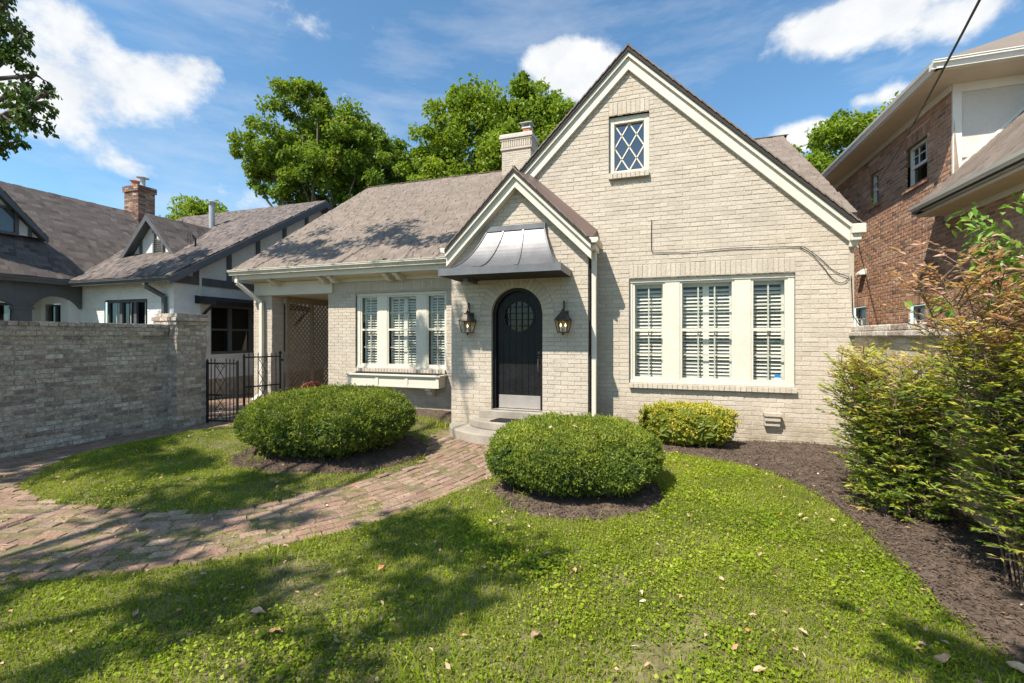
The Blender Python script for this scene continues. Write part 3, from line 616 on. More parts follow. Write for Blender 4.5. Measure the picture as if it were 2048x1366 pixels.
for i in range(8):
    y = CY0 + .03 + i * .075; HR.append(rec((CX1 + .035, y, 7.33), Y1, (1, 0, 0), .045, .19, .03)); HP.append(CH)
MB().box(CX0 - .06, CX1 + .06, CY0 - .06, CY1 + .06, 7.56, 7.625).build('chimney_crown', LEADWHITE, HOUSE, bevel=.01)
MB().box(-4.30, -4.0, 12.72, 13.0, 7.62, 7.71).build('chimney_pot', CLAYPOT, HOUSE, bevel=.02); MB().box(-3.93, -3.70, 12.74, 12.98, 7.62, 7.81).build('chimney_pot', CLAYPOT, HOUSE, bevel=.03)
b = MB().box(-3.95, -3.68, 12.72, 13.0, 7.81, 7.85)
for x in (-3.93, -3.70):
    for y in (12.74, 12.97): b.beam((x, y, 7.85), (x, y, 7.95), .02, .02)
b.prism([(-4.0, 12.66, 7.95), (-3.63, 12.66, 7.95), (-3.63, 13.06, 7.97), (-4.0, 13.06, 7.97)], (0, 0, .015)); b.build('chimney_cap', METERGREY, HOUSE)
pieces('brick', 'brickwork', HR, BRICK, CREAM, HOUSE, HP, 300)

# windows ---------------------------------------------------------------
def triple_window(op, Y, units, mid, cols, parent, slat0):
    x0, x1, z0, z1 = op; yc = Y + .045
    b = MB(); edges = [x0] + [e for u in units for e in u] + [x1]
    for a, c in zip(edges[0::2], edges[1::2]): b.box(a, c, yc, yc + .09, z0, z1)
    b.box(x0, x1, yc - .012, yc + .08, z1 - .062, z1 + .002); b.box(x0, x1, yc - .012, yc + .08, z0 - .002, z0 + .04)
    W_ = b.build('window', TRIM, parent, bevel=.004)
    for (a, c), nc in zip(units, cols):
        zt, zb = z1 - .062, z0 + .04
        # storm frame
        f = MB(); t = .035; ys = yc + .012
        f.box(a, a + t, ys, ys + .03, zb, zt); f.box(c - t, c, ys, ys + .03, zb, zt); f.box(a + t, c - t, ys, ys + .03, zt - t, zt); f.box(a + t, c - t, ys, ys + .03, zb, zb + .055); f.box(a + t, c - t, ys - .004, ys + .03, mid - .022, mid + .022)
        f.build('sash', TRIM, W_, bevel=.003)
        for lo, hi in ((zb + .055, mid - .022), (mid + .022, zt - t)):
            MB().quad((a + t, ys + .018, lo), (c - t, ys + .018, lo), (c - t, ys + .018, hi), (a + t, ys + .018, hi)).build('pane', GLASS, W_)
            for k in range(1, nc + 1):
                x = a + t + (c - a - 2*t) * k / (nc + 1); MB().box(x - .010, x + .010, ys + .05, ys + .068, lo, hi).build('muntin', TRIM, W_)
            zm = (lo + hi) / 2; MB().box(a + t, c - t, ys + .052, ys + .066, zm - .010, zm + .010).build('muntin', TRIM, W_)
        # plantation shutter panels with tilted slats
        ysx = ys + .14; panels = [(a + .01, c - .01)] if nc == 1 else [(a + .01, (a + c)/2), ((a + c)/2, c - .01)]
        for pa, pc in panels:
            st = .045
            MB().box(pa, pa + st, ysx, ysx + .025, zb, zt).box(pc - st, pc, ysx, ysx + .025, zb, zt).box(pa + st, pc - st, ysx, ysx + .025, zb, zb + .09).box(pa + st, pc - st, ysx, ysx + .025, zt - .08, zt).box(pa + st, pc - st, ysx, ysx + .025, mid - .03, mid + .03).build('shutter_frame', SLATM, W_)
            z = zb + .12
            while z < zt - .1:
                if abs(z - mid) > .05:
                    s = MB(); dy, dz = .027, .017 * slat0
                    s.prism([(pa + st, ysx + .012 - dy, z - dz), (pa + st, ysx + .012 + dy, z + dz), (pa + st, ysx + .012 + dy, z + dz + .009), (pa + st, ysx + .012 - dy, z - dz + .009)], (pc - pa - 2*st, 0, 0)); s.build('slat', SLATM, W_)
                z += .057
    return W_
w1 = triple_window(WIN, YM, [(-.438, .059), (.281, 1.06), (1.283, 1.766)], 1.70, (1, 2, 1), HOUSE, 1.0)
w2 = triple_window(WWIN, YL, [(-6.43, -5.965), (-5.735, -4.975), (-4.745, -4.295)], 1.745, (1, 2, 1), HOUSE, 1.0)
MB().box(1.60, 1.68, YM + .066, YM + .072, .985, 1.03).build('alarm_sticker', BLUESIGN, w1); MB().box(1.60, 1.68, YM + .066, YM + .072, .93, .984).build('alarm_sticker', WHITESIGN, w1)
# attic casement with diamond bars
ya = YM + .05; b = MB(); x0, x1, z0, z1 = ATT
b.box(x0, x0 + .085, ya, ya + .08, z0, z1).box(x1 - .085, x1, ya, ya + .08, z0, z1).box(x0 + .085, x1 - .085, ya, ya + .08, z1 - .11, z1).box(x0 + .085, x1 - .085, ya, ya + .08, z0, z0 + .07)
aw = b.build('window', TRIM, HOUSE, bevel=.006)
MB().quad((x0 + .08, ya + .06, z0 + .06), (x1 - .08, ya + .06, z0 + .06), (x1 - .08, ya + .06, z1 - .1), (x0 + .08, ya + .06, z1 - .1)).build('pane', glass('attic_glass', (.35,.38,.42), .24), aw)
gx0, gx1, gz0, gz1 = x0 + .085, x1 - .085, z0 + .07, z1 - .11; gw = gx1 - gx0; gh = gz1 - gz0
def clipbar(p, q):
    (xa, za), (xb, zb) = p, q; pts = []
    for t in np.linspace(0, 1, 401):
        x, z = xa + (xb - xa)*t, za + (zb - za)*t
        if gx0 <= x <= gx1 and gz0 <= z <= gz1: pts.append((x, z))
    if len(pts) > 3: MB().beam((pts[0][0], ya + .045, pts[0][1]), (pts[-1][0], ya + .045, pts[-1][1]), .02, .016, (0, 1, 0)).build('muntin', TRIM, aw)
for k in (-1, 0, 1):
    for s in (1, -1):
        dx = gw; dz = gh * 1.0
        clipbar((gx0 + (0 if s > 0 else gw) + 0, gz0 + k*gh/2), (gx0 + (gw if s > 0 else 0), gz0 + k*gh/2 + gh))
MB().box(x0, x1, ya + .35, ya + .4, z0, z1).build('room_wall', DARKIN, aw)

# door ------------------------------------------------------------------
DY = YV + .13
def arch_outline(cx, r, z0, zs, n=28): return [(cx - r, z0)] + [(cx + r*math.cos(math.pi - math.pi*i/n), zs + r*math.sin(math.pi*i/n)) for i in range(n + 1)] + [(cx + r, z0)]
def ring(outer, inner, y0, y1, name, m, parent):
    b = MB(); n = len(outer)
    for i in range(n - 1):
        a, c, d, e = outer[i], outer[i+1], inner[i+1], inner[i]
        b.quad((a[0], y0, a[1]), (c[0], y0, c[1]), (d[0], y0, d[1]), (e[0], y0, e[1])); b.quad((e[0], y0, e[1]), (d[0], y0, d[1]), (d[0], y1, d[1]), (e[0], y1, e[1])); b.quad((a[0], y1, a[1]), (c[0], y1, c[1]), (c[0], y0, c[1]), (a[0], y0, a[1]))
    return b.build(name, m, parent)
ring(arch_outline(DCX, DR, DZ0, DZS), arch_outline(DCX, DR - .055, DZ0, DZS), DY - .06, DY + .04, 'door_frame', BLACKPAINT, HOUSE)
dr = DR - .058; RC = (DCX, 1.93); rr = .262
# door leaf made of upright planks around the round light
hz = lambda u: RC[1] + math.sqrt(max(0, rr**2 - (u - RC[0])**2)); lz = lambda u: RC[1] - math.sqrt(max(0, rr**2 - (u - RC[0])**2))
dtop = lambda u: DZS + math.sqrt(max(0, dr**2 - (u - DCX)**2))
DOOR = wall_sheet('door', (0, DY + .02, 0), X1, DCX - dr, DCX + dr, DZ0 + .005, dtop, [(RC[0] - rr, RC[0] + rr, lz, hz)], BLACKPAINT, HOUSE, .012)
npl = 7
for i in range(npl):
    a = DCX - dr + 2*dr*i/npl + .003; c = DCX - dr + 2*dr*(i+1)/npl - .003
    o = wall_sheet('plank', (0, DY + .008, 0), X1, a, c, DZ0 + .01, lambda u: dtop(u) - .004, [(RC[0] - rr, RC[0] + rr, lz, hz)], BLACKPAINT, DOOR, .012)
b = MB(); k = 40
for i in range(k):
    a, c = 2*math.pi*i/k, 2*math.pi*(i+1)/k; P = lambda r, t, y: (RC[0] + r*math.cos(t), y, RC[1] + r*math.sin(t)); b.quad(P(rr + .02, a, DY - .006), P(rr + .02, c, DY - .006), P(rr - .012, c, DY - .006), P(rr - .012, a, DY - .006)); b.quad(P(rr - .012, a, DY - .006), P(rr - .012, c, DY - .006), P(rr - .012, c, DY + .03), P(rr - .012, a, DY + .03)); b.quad(P(rr + .02, a, DY - .006), P(rr + .02, c, DY - .006), P(rr + .02, c, DY + .02), P(rr + .02, a, DY + .02))
b.build('window_ring', BLACKPAINT, DOOR)
MB().add([(RC[0] + rr*math.cos(2*math.pi*i/32), DY + .02, RC[1] + rr*math.sin(2*math.pi*i/32)) for i in range(32)], [tuple(range(32))]).build('pane', glass('door_glass', (.3,.3,.28), .03), DOOR)
for j in range(1, 5):
    t = -rr + 2*rr*j/5; h = math.sqrt(rr*rr - t*t) - .005
    MB().box(RC[0] + t - .008, RC[0] + t + .008, DY, DY + .025, RC[1] - h, RC[1] + h).build('muntin', BLACKPAINT, DOOR)
    if j in (1, 2, 3, 4): MB().box(RC[0] - h, RC[0] + h, DY + .002, DY + .024, RC[1] + t - .008, RC[1] + t + .008).build('muntin', BLACKPAINT, DOOR)
MB().box(DCX - dr + .03, DCX + dr - .005, DY + .000, DY + .004, DZ0 + .015, .617).build('kick_plate', STEEL, DOOR)
b = MB(); hx = DCX + dr - .035; b.lathe((0, 0, 0), [(0.001, 0), (.028, 0), (.028, .012), (.001, .016)]); 
b.v = [(hx + x, DY - z, 1.325 + y) for x, y, z in b.v]
b.tube([(hx, DY - .012, 1.25), (hx, DY - .055, 1.22), (hx, DY - .06, 1.12), (hx, DY - .05, 1.03), (hx, DY - .012, .99)], .011, 8); b.box(hx - .022, hx + .022, DY - .006, DY + .006, 1.20, 1.275); b.build('door_handle', BRASS, DOOR, smooth=False)
MB().box(DCX - DR + .002, DCX + DR - .002, YV - .0, DY + .04, DZ0 - .02, DZ0 + .004).build('threshold', STEEL, HOUSE)
# entry steps
def half_step(z0, z1, rx, ry, name):
    n = 26; pts = [(DCX - .02 + rx*math.cos(math.pi + math.pi*i/n), YV - .004 + ry*math.sin(math.pi + math.pi*i/n), z0) for i in range(n + 1)]
    return MB().prism(pts, (0, 0, z1 - z0)).build(name, CONCRETE, STEPS, bevel=.018)
STEPS = thing('entry_steps', 'rounded concrete entry steps below the black arched door', 'steps', (DCX, 6.6, 0))
MB().prism([(DCX - .62, YV - .12, .25), (DCX + .62, YV - .12, .25), (DCX + .62, YV - .006, .25), (DCX - .62, YV - .006, .25)], (0, 0, .13)).build('landing_slab', CONCRETE, STEPS, bevel=.012)
half_step(.13, .255, .80, .48, 'step'); half_step(-.05, .13, 1.13, .80, 'step')
DM = thing('door_mat', 'black rubber doormat on the upper entry step', 'doormat', (-2.15, 6.62, .255))
MB().prism([(-2.56, 6.545, .2565), (-1.9, 6.50, .2565), (-1.9, 6.80, .2565), (-2.5, 6.80, .2565)], (0, 0, .018)).build('mat_sheet', RUBBERMAT, DM, bevel=.006)

# metal entry canopy ------------------------------------------------------
CAN = thing('entry_canopy', 'flared dark metal canopy with standing seams over the front door', 'canopy', (-2.25, YV, 2.54))
tx0, tx1, ty, tz = -2.745, -1.765, YV - .05, 3.335; bx0, bx1, by, bz = -3.25, -1.345, 6.16, 2.635; nt_ = 14
def cprof(t): z = tz - (tz - bz) * (1 - (1 - t)**2.1); return t, z
rows = []
for i in range(nt_ + 1):
    t, z = cprof(i / nt_); rows.append((tx0 + (bx0 - tx0)*t, tx1 + (bx1 - tx1)*t, ty + (by - ty)*t, z))
b = MB()
for (a0, a1, ay, az), (c0, c1, cy, cz) in zip(rows[:-1], rows[1:]):
    b.quad((a0, ay, az), (a1, ay, az), (c1, cy, cz), (c0, cy, cz)); b.quad((a1, ay, az), (a1, YV - .004, az), (c1, YV - .004, cz), (c1, cy, cz)); b.quad((a0, YV - .004, az), (a0, ay, az), (c0, cy, cz), (c0, YV - .004, cz))
b.build('canopy_skin', BRONZE, CAN, smooth=False)
for sgn, nm in ((0, 'a'), (1, 'b')):
    pts = [((r[sgn]), r[2] - .003, r[3] + .006) for r in rows]; MB().tube(pts, .013, 6).build('hip_seam', BRONZE, CAN)
for fr in (.30, .645):
    pts = [(r[0] + (r[1] - r[0])*fr, r[2] - .006, r[3] + .008) for r in rows]; s = MB()
    for p, q in zip(pts[:-1], pts[1:]): s.beam(p, q, .016, .03, (1, 0, 0))
    s.build('standing_seam', BRONZE, CAN)
f = MB(); f.box(bx0 - .01, bx1 + .01, by - .012, by, bz - .105, bz + .004); f.box(bx0 - .01, bx0, by, YV - .012, bz - .105, bz + .003); f.box(bx1, bx1 + .01, by, YV - .012, bz - .105, bz + .003); f.build('fascia', BRONZE, CAN)
MB().box(bx0 + .001, bx1 - .001, by + .002, YV - .014, bz - .10, bz - .085).build('soffit', DARKIN, CAN)
MB().box(tx0 - .02, tx1 + .02, YV - .075, YV - .012, tz - .01, tz + .075).build('head_flashing', BRONZE, CAN)
MB().box(-3.0, -2.93, by + .35, YV - .014, bz - .16, bz - .10).build('bracket', BRONZE, CAN)

# gas lanterns --------------------------------------------------------------
def lantern(x, label, nf):
    y = YV - .12; Lt = thing('wall_lantern', label, 'lantern', (x, YV, 1.6), 'gas lanterns beside the front door')
    zt, zb, wt, wb = 1.855, 1.665, .108, .074
    c = lambda w, z: [(x - w, y - w, z), (x + w, y - w, z), (x + w, y + w, z), (x - w, y + w, z)]
    rf = MB(); rf.add(c(wt + .012, zt) + c(.035, zt + .115) , [(0, 1, 5, 4), (1, 2, 6, 5), (2, 3, 7, 6), (3, 0, 4, 7), (4, 5, 6, 7), (3, 2, 1, 0)]); rf.box(x - .045, x + .045, y - .045, y + .045, zt + .115, zt + .13); rf.build('lantern_roof', BRASS, Lt)
    fr = MB(); A, B = c(wt, zt), c(wb, zb)
    for i in range(4): fr.beam(A[i], B[i], .011, .011); fr.beam(A[i], A[(i+1) % 4], .014, .014); fr.beam(B[i], B[(i+1) % 4], .012, .012)
    fr.box(x - wb, x + wb, y - wb, y + wb, zb - .01, zb); fr.lathe((x, y, zb - .05), [(.001, 0), (.016, .01), (.02, .03), (.012, .05)], 8); fr.build('lantern_frame', BRASS, Lt)
    for i in range(4): MB().quad(A[i], A[(i+1) % 4], B[(i+1) % 4], B[i]).build('glass_pane', LGLASS, Lt)
    sc = MB(); pts = [(x, YV - .02, 1.93), (x, YV - .06, 2.04)] + [(x, YV - .125 - .065*math.cos(math.pi*i/10), 2.06 + .085*math.sin(math.pi*i/10)) for i in range(10, -1, -1)][::1]
    pts = [(x, YV - .02, 1.95), (x, YV - .045, 2.03)] + [(x - .0 + .012*i/12, YV - .075 + .045*math.cos(math.pi*i/12), 2.06 + .095*math.sin(math.pi*i/12)) for i in range(13)] + [(x, y, 2.02), (x, y + .03, 1.995)]
    sc.tube(pts, .011, 7); sc.lathe((x, y, 1.985), [(.001, .045), (.02, .035), (.032, .02), (.018, 0), (.028, -.012), (.014, -.02)], 10); sc.build('scroll_bracket', BRASS, Lt)
    MB().box(x - .03 + .04, x + .04 + .03, YV - .024, YV - .011, 1.83, 2.0).build('back_plate', BRASS, Lt)
    MB().beam((x + .03, YV - .02, 1.93), (x, y + .02, 1.98), .018, .018).build('arm', BRASS, Lt)
    for k in range(nf):
        fx = x + (k - (nf - 1)/2) * .075; MB().lathe((fx, y, zb), [(.012, 0), (.012, .075), (.001, .078)], 8).build('burner', SLATM, Lt); MB().lathe((fx, y, zb + .082), [(.001, 0), (.012, .014), (.011, .03), (.001, .058)], 8).build('flame', FLAME, Lt)
lantern(-3.07, 'bronze gas lantern on the wall left of the door, lit by the sun', 1)
lantern(-1.447, 'bronze gas lantern right of the door under the canopy shade, two flames', 2)

# window box ------------------------------------------------------------------
WB = thing('window_box', 'cream panelled window box filled with soil under the left window', 'planter', (-5.4, 8.2, .53))
b = MB(); x0, x1, y0, y1, z0, z1 = -6.5, -4.27, 8.10, YL - .012, .535, .765
b.box(x0, x1, y0, y0 + .02, z0, z1); b.box(x0, x0 + .02, y0 + .02, y1, z0, z1); b.box(x1 - .02, x1, y0 + .02, y1, z0, z1); b.box(x0 + .02, x1 - .02, y0 + .02, y1, z0, z0 + .03); b.box(x0 + .02, x1 - .02, y1 - .015, y1, z0 + .03, z1); b.build('box_body', TRIM, WB)
MB().box(x0 + .02, x1 - .02, y0 + .02, y1 - .015, z0 + .03, z1 - .01).build('soil', PLANTSOIL, WB)
b = MB(); b.box(x0 - .045, x1 + .045, y0 - .05, y0 + .01, z1, z1 + .035); b.box(x0 - .045, x0 + .015, y0 + .01, y1, z1, z1 + .035); b.box(x1 - .015, x1 + .045, y0 + .01, y1, z1, z1 + .035); b.build('rim', TRIM, WB, bevel=.006)
for i in range(4):
    xx = x0 + (x1 - x0 - .07) * i / 3; MB().box(xx, xx + .07, y0 - .016, y0 - .001, z0, z1 - .001).build('stile', TRIM, WB, bevel=.003)
MB().box(x0 + .07, x1 - .07, y0 - .014, y0 - .001, z0, z0 + .035).build('rail', TRIM, WB); MB().box(x0 + .07, x1 - .07, y0 - .014, y0 - .001, z1 - .04, z1 - .002).build('rail', TRIM, WB)
for xx in (-4.62, -6.25):
    MB().prism([(xx, YL - .012, .53), (xx, YL - .26, .53), (xx, YL - .26, .47), (xx, YL - .20, .45), (xx, YL - .16, .38), (xx, YL - .012, .34)], (.12, 0, 0)).build('bracket', TRIM, WB, bevel=.006)

# lattice screen in the porch ----------------------------------------------------
LAT = thing('lattice_screen', 'tan wooden lattice screen closing the side of the porch', 'lattice', (-8.9, 9.5, .1))
lx = -8.86; ly0, ly1, lz0, lz1 = 8.78, 10.6, .12, 2.50
LATM = mat('tan_lattice_wood', (.33,.245,.165), .8, nscale=6, nfac=.15, fine=.1)
for s in (-1, 1):
    c = ly0 - (lz1 - lz0)
    while c < ly1 + (lz1 - lz0):
        # line z = lz0 + s*(y - c)
        ys = sorted(((c, lz0), (c + s*(lz1 - lz0), lz1))); (ya_, za_), (yb_, zb_) = ys
        pts = [(ya_ + (yb_ - ya_)*t, za_ + (zb_ - za_)*t) for t in np.linspace(0, 1, 200)]; pts = [p for p in pts if ly0 <= p[0] <= ly1]
        if len(pts) > 8: MB().beam((lx + s*.004, pts[0][0], pts[0][1]), (lx + s*.004, pts[-1][0], pts[-1][1]), .032, .008, (1, 0, 0)).build('slat', LATM, LAT)
        c += .135
b = MB(); 
for yy in (ly0, 9.62, ly1): MB().box(lx - .03, lx + .03, yy - .035, yy + .035, .05, 2.6).build('post', LATM, LAT)
MB().box(lx - .028, lx + .028, ly0 + .035, ly1 - .035, 2.45, 2.599).build('rail', LATM, LAT); MB().box(lx - .028, lx + .028, ly0 + .035, ly1 - .035, .06, .14).build('rail', LATM, LAT)

# ---------------------------------------------------------------- boundary walls
BW = thing('boundary_wall', 'weathered tan brick boundary wall with end pier at the left of the yard', 'wall', (-8.33, 3.5, 0))
TR, TP = [], []
core = MB().box(-8.45, -8.205, .2, 5.5, -.1, 1.755).build('wall_core', TANMORTAR, BW)
pier = MB().box(-8.50, -7.985, 5.5, 6.02, -.1, 1.86).build('pier', TANMORTAR, BW)
brick_rows(TR, TP, core, (-8.205, 0, 0), Y1, (1, 0, 0), 0, 1.60, lambda z: (.2, 5.5), course=.0672, L=.208, joint=.012, proud=.008, jit=.005, tilt=.015)
brick_rows(TR, TP, core, (-8.175, 0, 0), Y1, (1, 0, 0), 1.6128, 1.74, lambda z: (.2, 5.48), course=.0672, L=.208, joint=.012, proud=.008, jit=.005, tilt=.015)
MB().box(-8.48, -8.178, .2, 5.48, 1.605, 1.745).build('coping_core', TANMORTAR, BW)
y = .2
while y < 5.46: TR.append(rec((-8.155 + random.uniform(-.004, .004), y + .05, 1.775), Y1, (1, 0, 0), .092 if (y*7) % 1 > .35 else .10, .062, .3)); TP.append(core); y += .105
brick_rows(TR, TP, pier, (-7.985, 0, 0), Y1, (1, 0, 0), 0, 1.80, lambda z: (5.50, 6.02), course=.0672, L=.208, joint=.012, proud=.008, jit=.004, tilt=.012)
brick_rows(TR, TP, pier, (0, 5.5, 0), X1, (0, -1, 0), 0, 1.80, lambda z: (-8.2, -7.985), course=.0672, L=.208, joint=.012, proud=.008, jit=.004)
for (z0, z1, o) in ((1.80, 1.865, .035), (1.868, 1.935, .055), (1.938, 2.0, .025)):
    MB().box(-8.5 - o + .01, -7.985 + o - .01, 5.5 - o + .01, 6.02 + o - .01, z0, z1).build('pier_cap', TANMORTAR, BW)
    n = 3 if z0 != 1.868 else 3
    for i in range(n):
        w = (.52 + 2*o) / n; TR.append(rec((-7.985 + o, 5.5 - o + (i + .5)*w, (z0 + z1)/2), Y1, (1, 0, 0), w - .011, z1 - z0 - .006, .09)); TP.append(pier)
        TR.append(rec((-8.5 - o + (i + .5)*w, 5.5 - o, (z0 + z1)/2), X1, (0, -1, 0), w - .011, z1 - z0 - .006, .09)); TP.append(pier)
pieces('brick', 'wall_brickwork', TR, BRICK, WALLTAN, BW, TP, 300)

RW = thing('side_wall', 'cream painted brick side wall with stone coping behind the shrubs', 'wall', (2.7, 4.5, 0))
RR_, RP = [], []
MOSSCREAM = mat('mossy_cream_brick', [(.50,.45,.34), (.55,.49,.38), (.46,.40,.28)], .85, nscale=2, nfac=.15, fine=.12, bump=.5, bscale=45, stain=((.30,.22,.07), 1.7, .5, .75))
core = MB().box(2.565, 2.80, -.4, YM - .005, -.1, 1.6).build('wall_core', CREAMMORTAR, RW)
brick_rows(RR_, RP, core, (2.565, 0, 0), (0, -1, 0), (-1, 0, 0), 0, 1.58, lambda z: (-YM, .4), course=.0688)
pieces('brick', 'wall_brickwork', RR_, BRICK, MOSSCREAM, RW, RP, 300)
yy = YM - .01
while yy > -.3:
    l = random.uniform(.36, .44); MB().box(2.50, 2.86, yy - l + .008, yy, 1.60, 1.665 + random.uniform(-.004, .004)).box(2.53, 2.83, yy - l + .008, yy, 1.667, 1.74).build('coping_stone', WALLTAN, RW, bevel=.012); yy -= l

# ---------------------------------------------------------------- iron gates
def gate(a, b_, z0, h, label, n, scroll):
    a, b_ = np.array(a, float), np.array(b_, float); g = thing('iron_gate', label, 'gate', ((a[0]+b_[0])/2, (a[1]+b_[1])/2, z0), 'wrought iron gate leaves'); d = b_ - a; P = lambda t, z: (a[0] + d[0]*t, a[1] + d[1]*t, z0 + z); Ln = np.hypot(*d)
    for z in (.04, h*.47, h): MB().beam(P(0, z), P(1, z), .012, .028, (0, 0, 1)).build('rail', IRON, g)
    for t in (0, 1): MB().beam(P(t, -.03), P(t, h + .03), .032, .032, (0, 1, 0)).lathe(P(t, h + .03), [(.016, 0), (.022, .02), (.012, .04), (.001, .055)], 8).build('post', IRON, g)
    for i in range(1, n):
        t = i / n
        if scroll[0] < t < scroll[1]: continue
        MB().beam(P(t, .04), P(t, h + .05), .013, .013, (0, 1, 0)).add([P(t - .012/Ln, h + .05), P(t + .012/Ln, h + .05), P(t, h + .10)], [(0, 1, 2)]).lathe(P(t, h + .045), [(.008, 0), (.014, .012), (.007, .03), (.001, .06)], 6).build('picket', IRON, g)
    s0, s1 = scroll; m_ = (s0 + s1) / 2; w = (s1 - s0) / 2
    for zl, zh in ((.05, h*.46), (h*.48, h - .01)):
        hh = zh - zl; ds = MB()
        for s in (-1, 1):
            pts = [P(m_, zl + hh*.05), P(m_ + s*w*.85, zl + hh*.28), P(m_, zl + hh*.5), P(m_ - s*w*.85, zl + hh*.5 + hh*.0)]
            ds.tube([P(m_ + s*w*.75, zl + hh*.02), P(m_ - s*w*.0, zl + hh*.22), P(m_ - s*w*.9, zl + hh*.46), P(m_, zl + hh*.72), P(m_ + s*w*.85, zl + hh*.93)], .007, 6)
            ds.tube([P(m_ + s*w*(.85 - .28 + .28*math.cos(t)), zl + hh*.93 + .03*math.sin(t)) for t in np.linspace(0, 4.4, 10)], .006, 6)
        ds.lathe(P(m_, zl + hh*.46 - .012), [(.001, 0), (.018, .006), (.018, .02), (.001, .026)], 8); ds.build('scrollwork', IRON, g)
    return g
gate((-7.96, 6.03), (-7.38, 6.16), .0, 1.10, 'black wrought iron gate leaf beside the brick pier', 8, (.26, .60))
g2 = gate((-8.18, 6.98), (-7.97, 7.70), .0, 1.16, 'black wrought iron gate leaf standing open near the porch pillar', 8, (.38, .62))
MB().lathe((-7.97, 7.70, 1.19), [(.012, 0), (.03, .03), (.036, .05), (.02, .075), (.001, .10)], 10).build('finial', IRON, g2); MB().box(-7.96, -7.88, 7.685, 7.715, 1.06, 1.10).build('latch', IRON, g2)

# ---------------------------------------------------------------- white neighbour house on the left
LN = thing('neighbour_house', 'white painted brick house with dark grey trim and dormers at the left', 'house', (-14, 9, 0))
LR, LP, LS = [], [], []
XN, YN = -11.0, 7.5
lw = [(-10.0 - 3.9, -10.0 - 2.25, 1.1, 2.56)]
LW1 = (-13.5, -11.9, 1.0, 2.52)
wf = wall_sheet('wall', (0, YN, 0), X1, -14.6, XN, -.1, 3.0, [LW1], WHITEBRICK, LN, .3)
brick_rows(LR, LP, wf, (0, YN, 0), X1, (0, -1, 0), 1.3, 2.95, lambda z: (-14.6, XN), rect_holes(LW1), proud=.006)
LW2 = (8.42, 10.9, 1.13, 2.42)
gtop = lambda y: 3.02 + (y - 7.2) * .64 if y < 12.1 else 3.02 + (17 - y) * .64
ws = wall_sheet('wall', (XN, 0, 0), Y1, YN, 16.7, -.1, 3.0, [LW2], WHITEBRICK, LN, .3)
brick_rows(LR, LP, ws, (XN, 0, 0), Y1, (1, 0, 0), .4, 2.9, lambda z: (YN, 12.5), rect_holes(LW2), proud=.006)
wall_sheet('gable_wall', (XN + .012, 0, 0), Y1, YN, 16.7, 3.0, lambda y: gtop(y) - .06, [], STUCCO, LN, .3)
MB().box(XN - .02, XN + .05, YN - .04, 16.7, 2.88, 3.07).build('band_board', GREYTRIM, LN)
for y in (7.95, 8.85, 9.75, 10.7, 11.6, 12.4): MB().box(XN + .014, XN + .045, y, y + .13, 3.072, gtop(y) - .05).build('timber', GREYTRIM, LN)
MB().box(XN - .03, XN + .02, 8.2, 11.1, 1.05, 1.13).build('sill', WHITETRIM, LN); MB().box(XN - .02, XN + .012, 7.5, 12.5, -.1, .5).build('plinth', TANMORTAR, LN)
def dark_window(axis, at, u0, u1, z0, z1, bars, parent, fr=GREYTRIM, recess=.06, mid=True, mw=.10, fw=.07):
    """window in a wall facing -Y (axis 'y') or +X ('x') or -X ('n')"""
    def bx(b, ua, ub, da, db, za, zb):
        if axis == 'y': b.box(ua, ub, at + da, at + db, za, zb)
        elif axis == 'x': b.box(at - db, at - da, ua, ub, za, zb)
        else: b.box(at + da, at + db, ua, ub, za, zb)
        return b
    b = MB(); bx(b, u0, u0 + fw, recess, recess + .08, z0, z1); bx(b, u1 - fw, u1, recess, recess + .08, z0, z1); bx(b, u0 + fw, u1 - fw, recess, recess + .08, z1 - fw, z1); bx(b, u0 + fw, u1 - fw, recess, recess + .08, z0, z0 + fw)
    for t in bars: u = u0 + (u1 - u0)*t; bx(b, u - mw/2, u + mw/2, recess - .005, recess + .08, z0 + fw, z1 - fw)
    w = b.build('window', fr, parent); pn = MB(); bx(pn, u0 + fw/2, u1 - fw/2, recess + .045, recess + .05, z0 + fw/2, z1 - fw/2); pn.build('pane', GLASSDARK, w)
    if mid: bx(MB(), u0 + fw, u1 - fw, recess + .01, recess + .04, (z0+z1)/2 - .025, (z0+z1)/2 + .025).build('meeting_rail', fr, w)
    bk = MB(); bx(bk, u0, u1, recess + .5, recess + .55, z0, z1); bk.build('room_wall', DARKIN, w); return w
wl = dark_window('y', YN, *LW1, (.33, .66), LN); dark_window('x', XN, LW2[0], LW2[1], LW2[2], LW2[3], (.24, .5, .75), LN)
for i in range(3):
    a = LW1[0] + .07 + i*.53; MB().box(a + .25, a + .262, YN + .08, YN + .1, LW1[2], LW1[3] - .07).build('muntin', WHITETRIM, wl); MB().box(a, a + .46, YN + .08, YN + .1, 1.70, 1.715).build('muntin', WHITETRIM, wl)
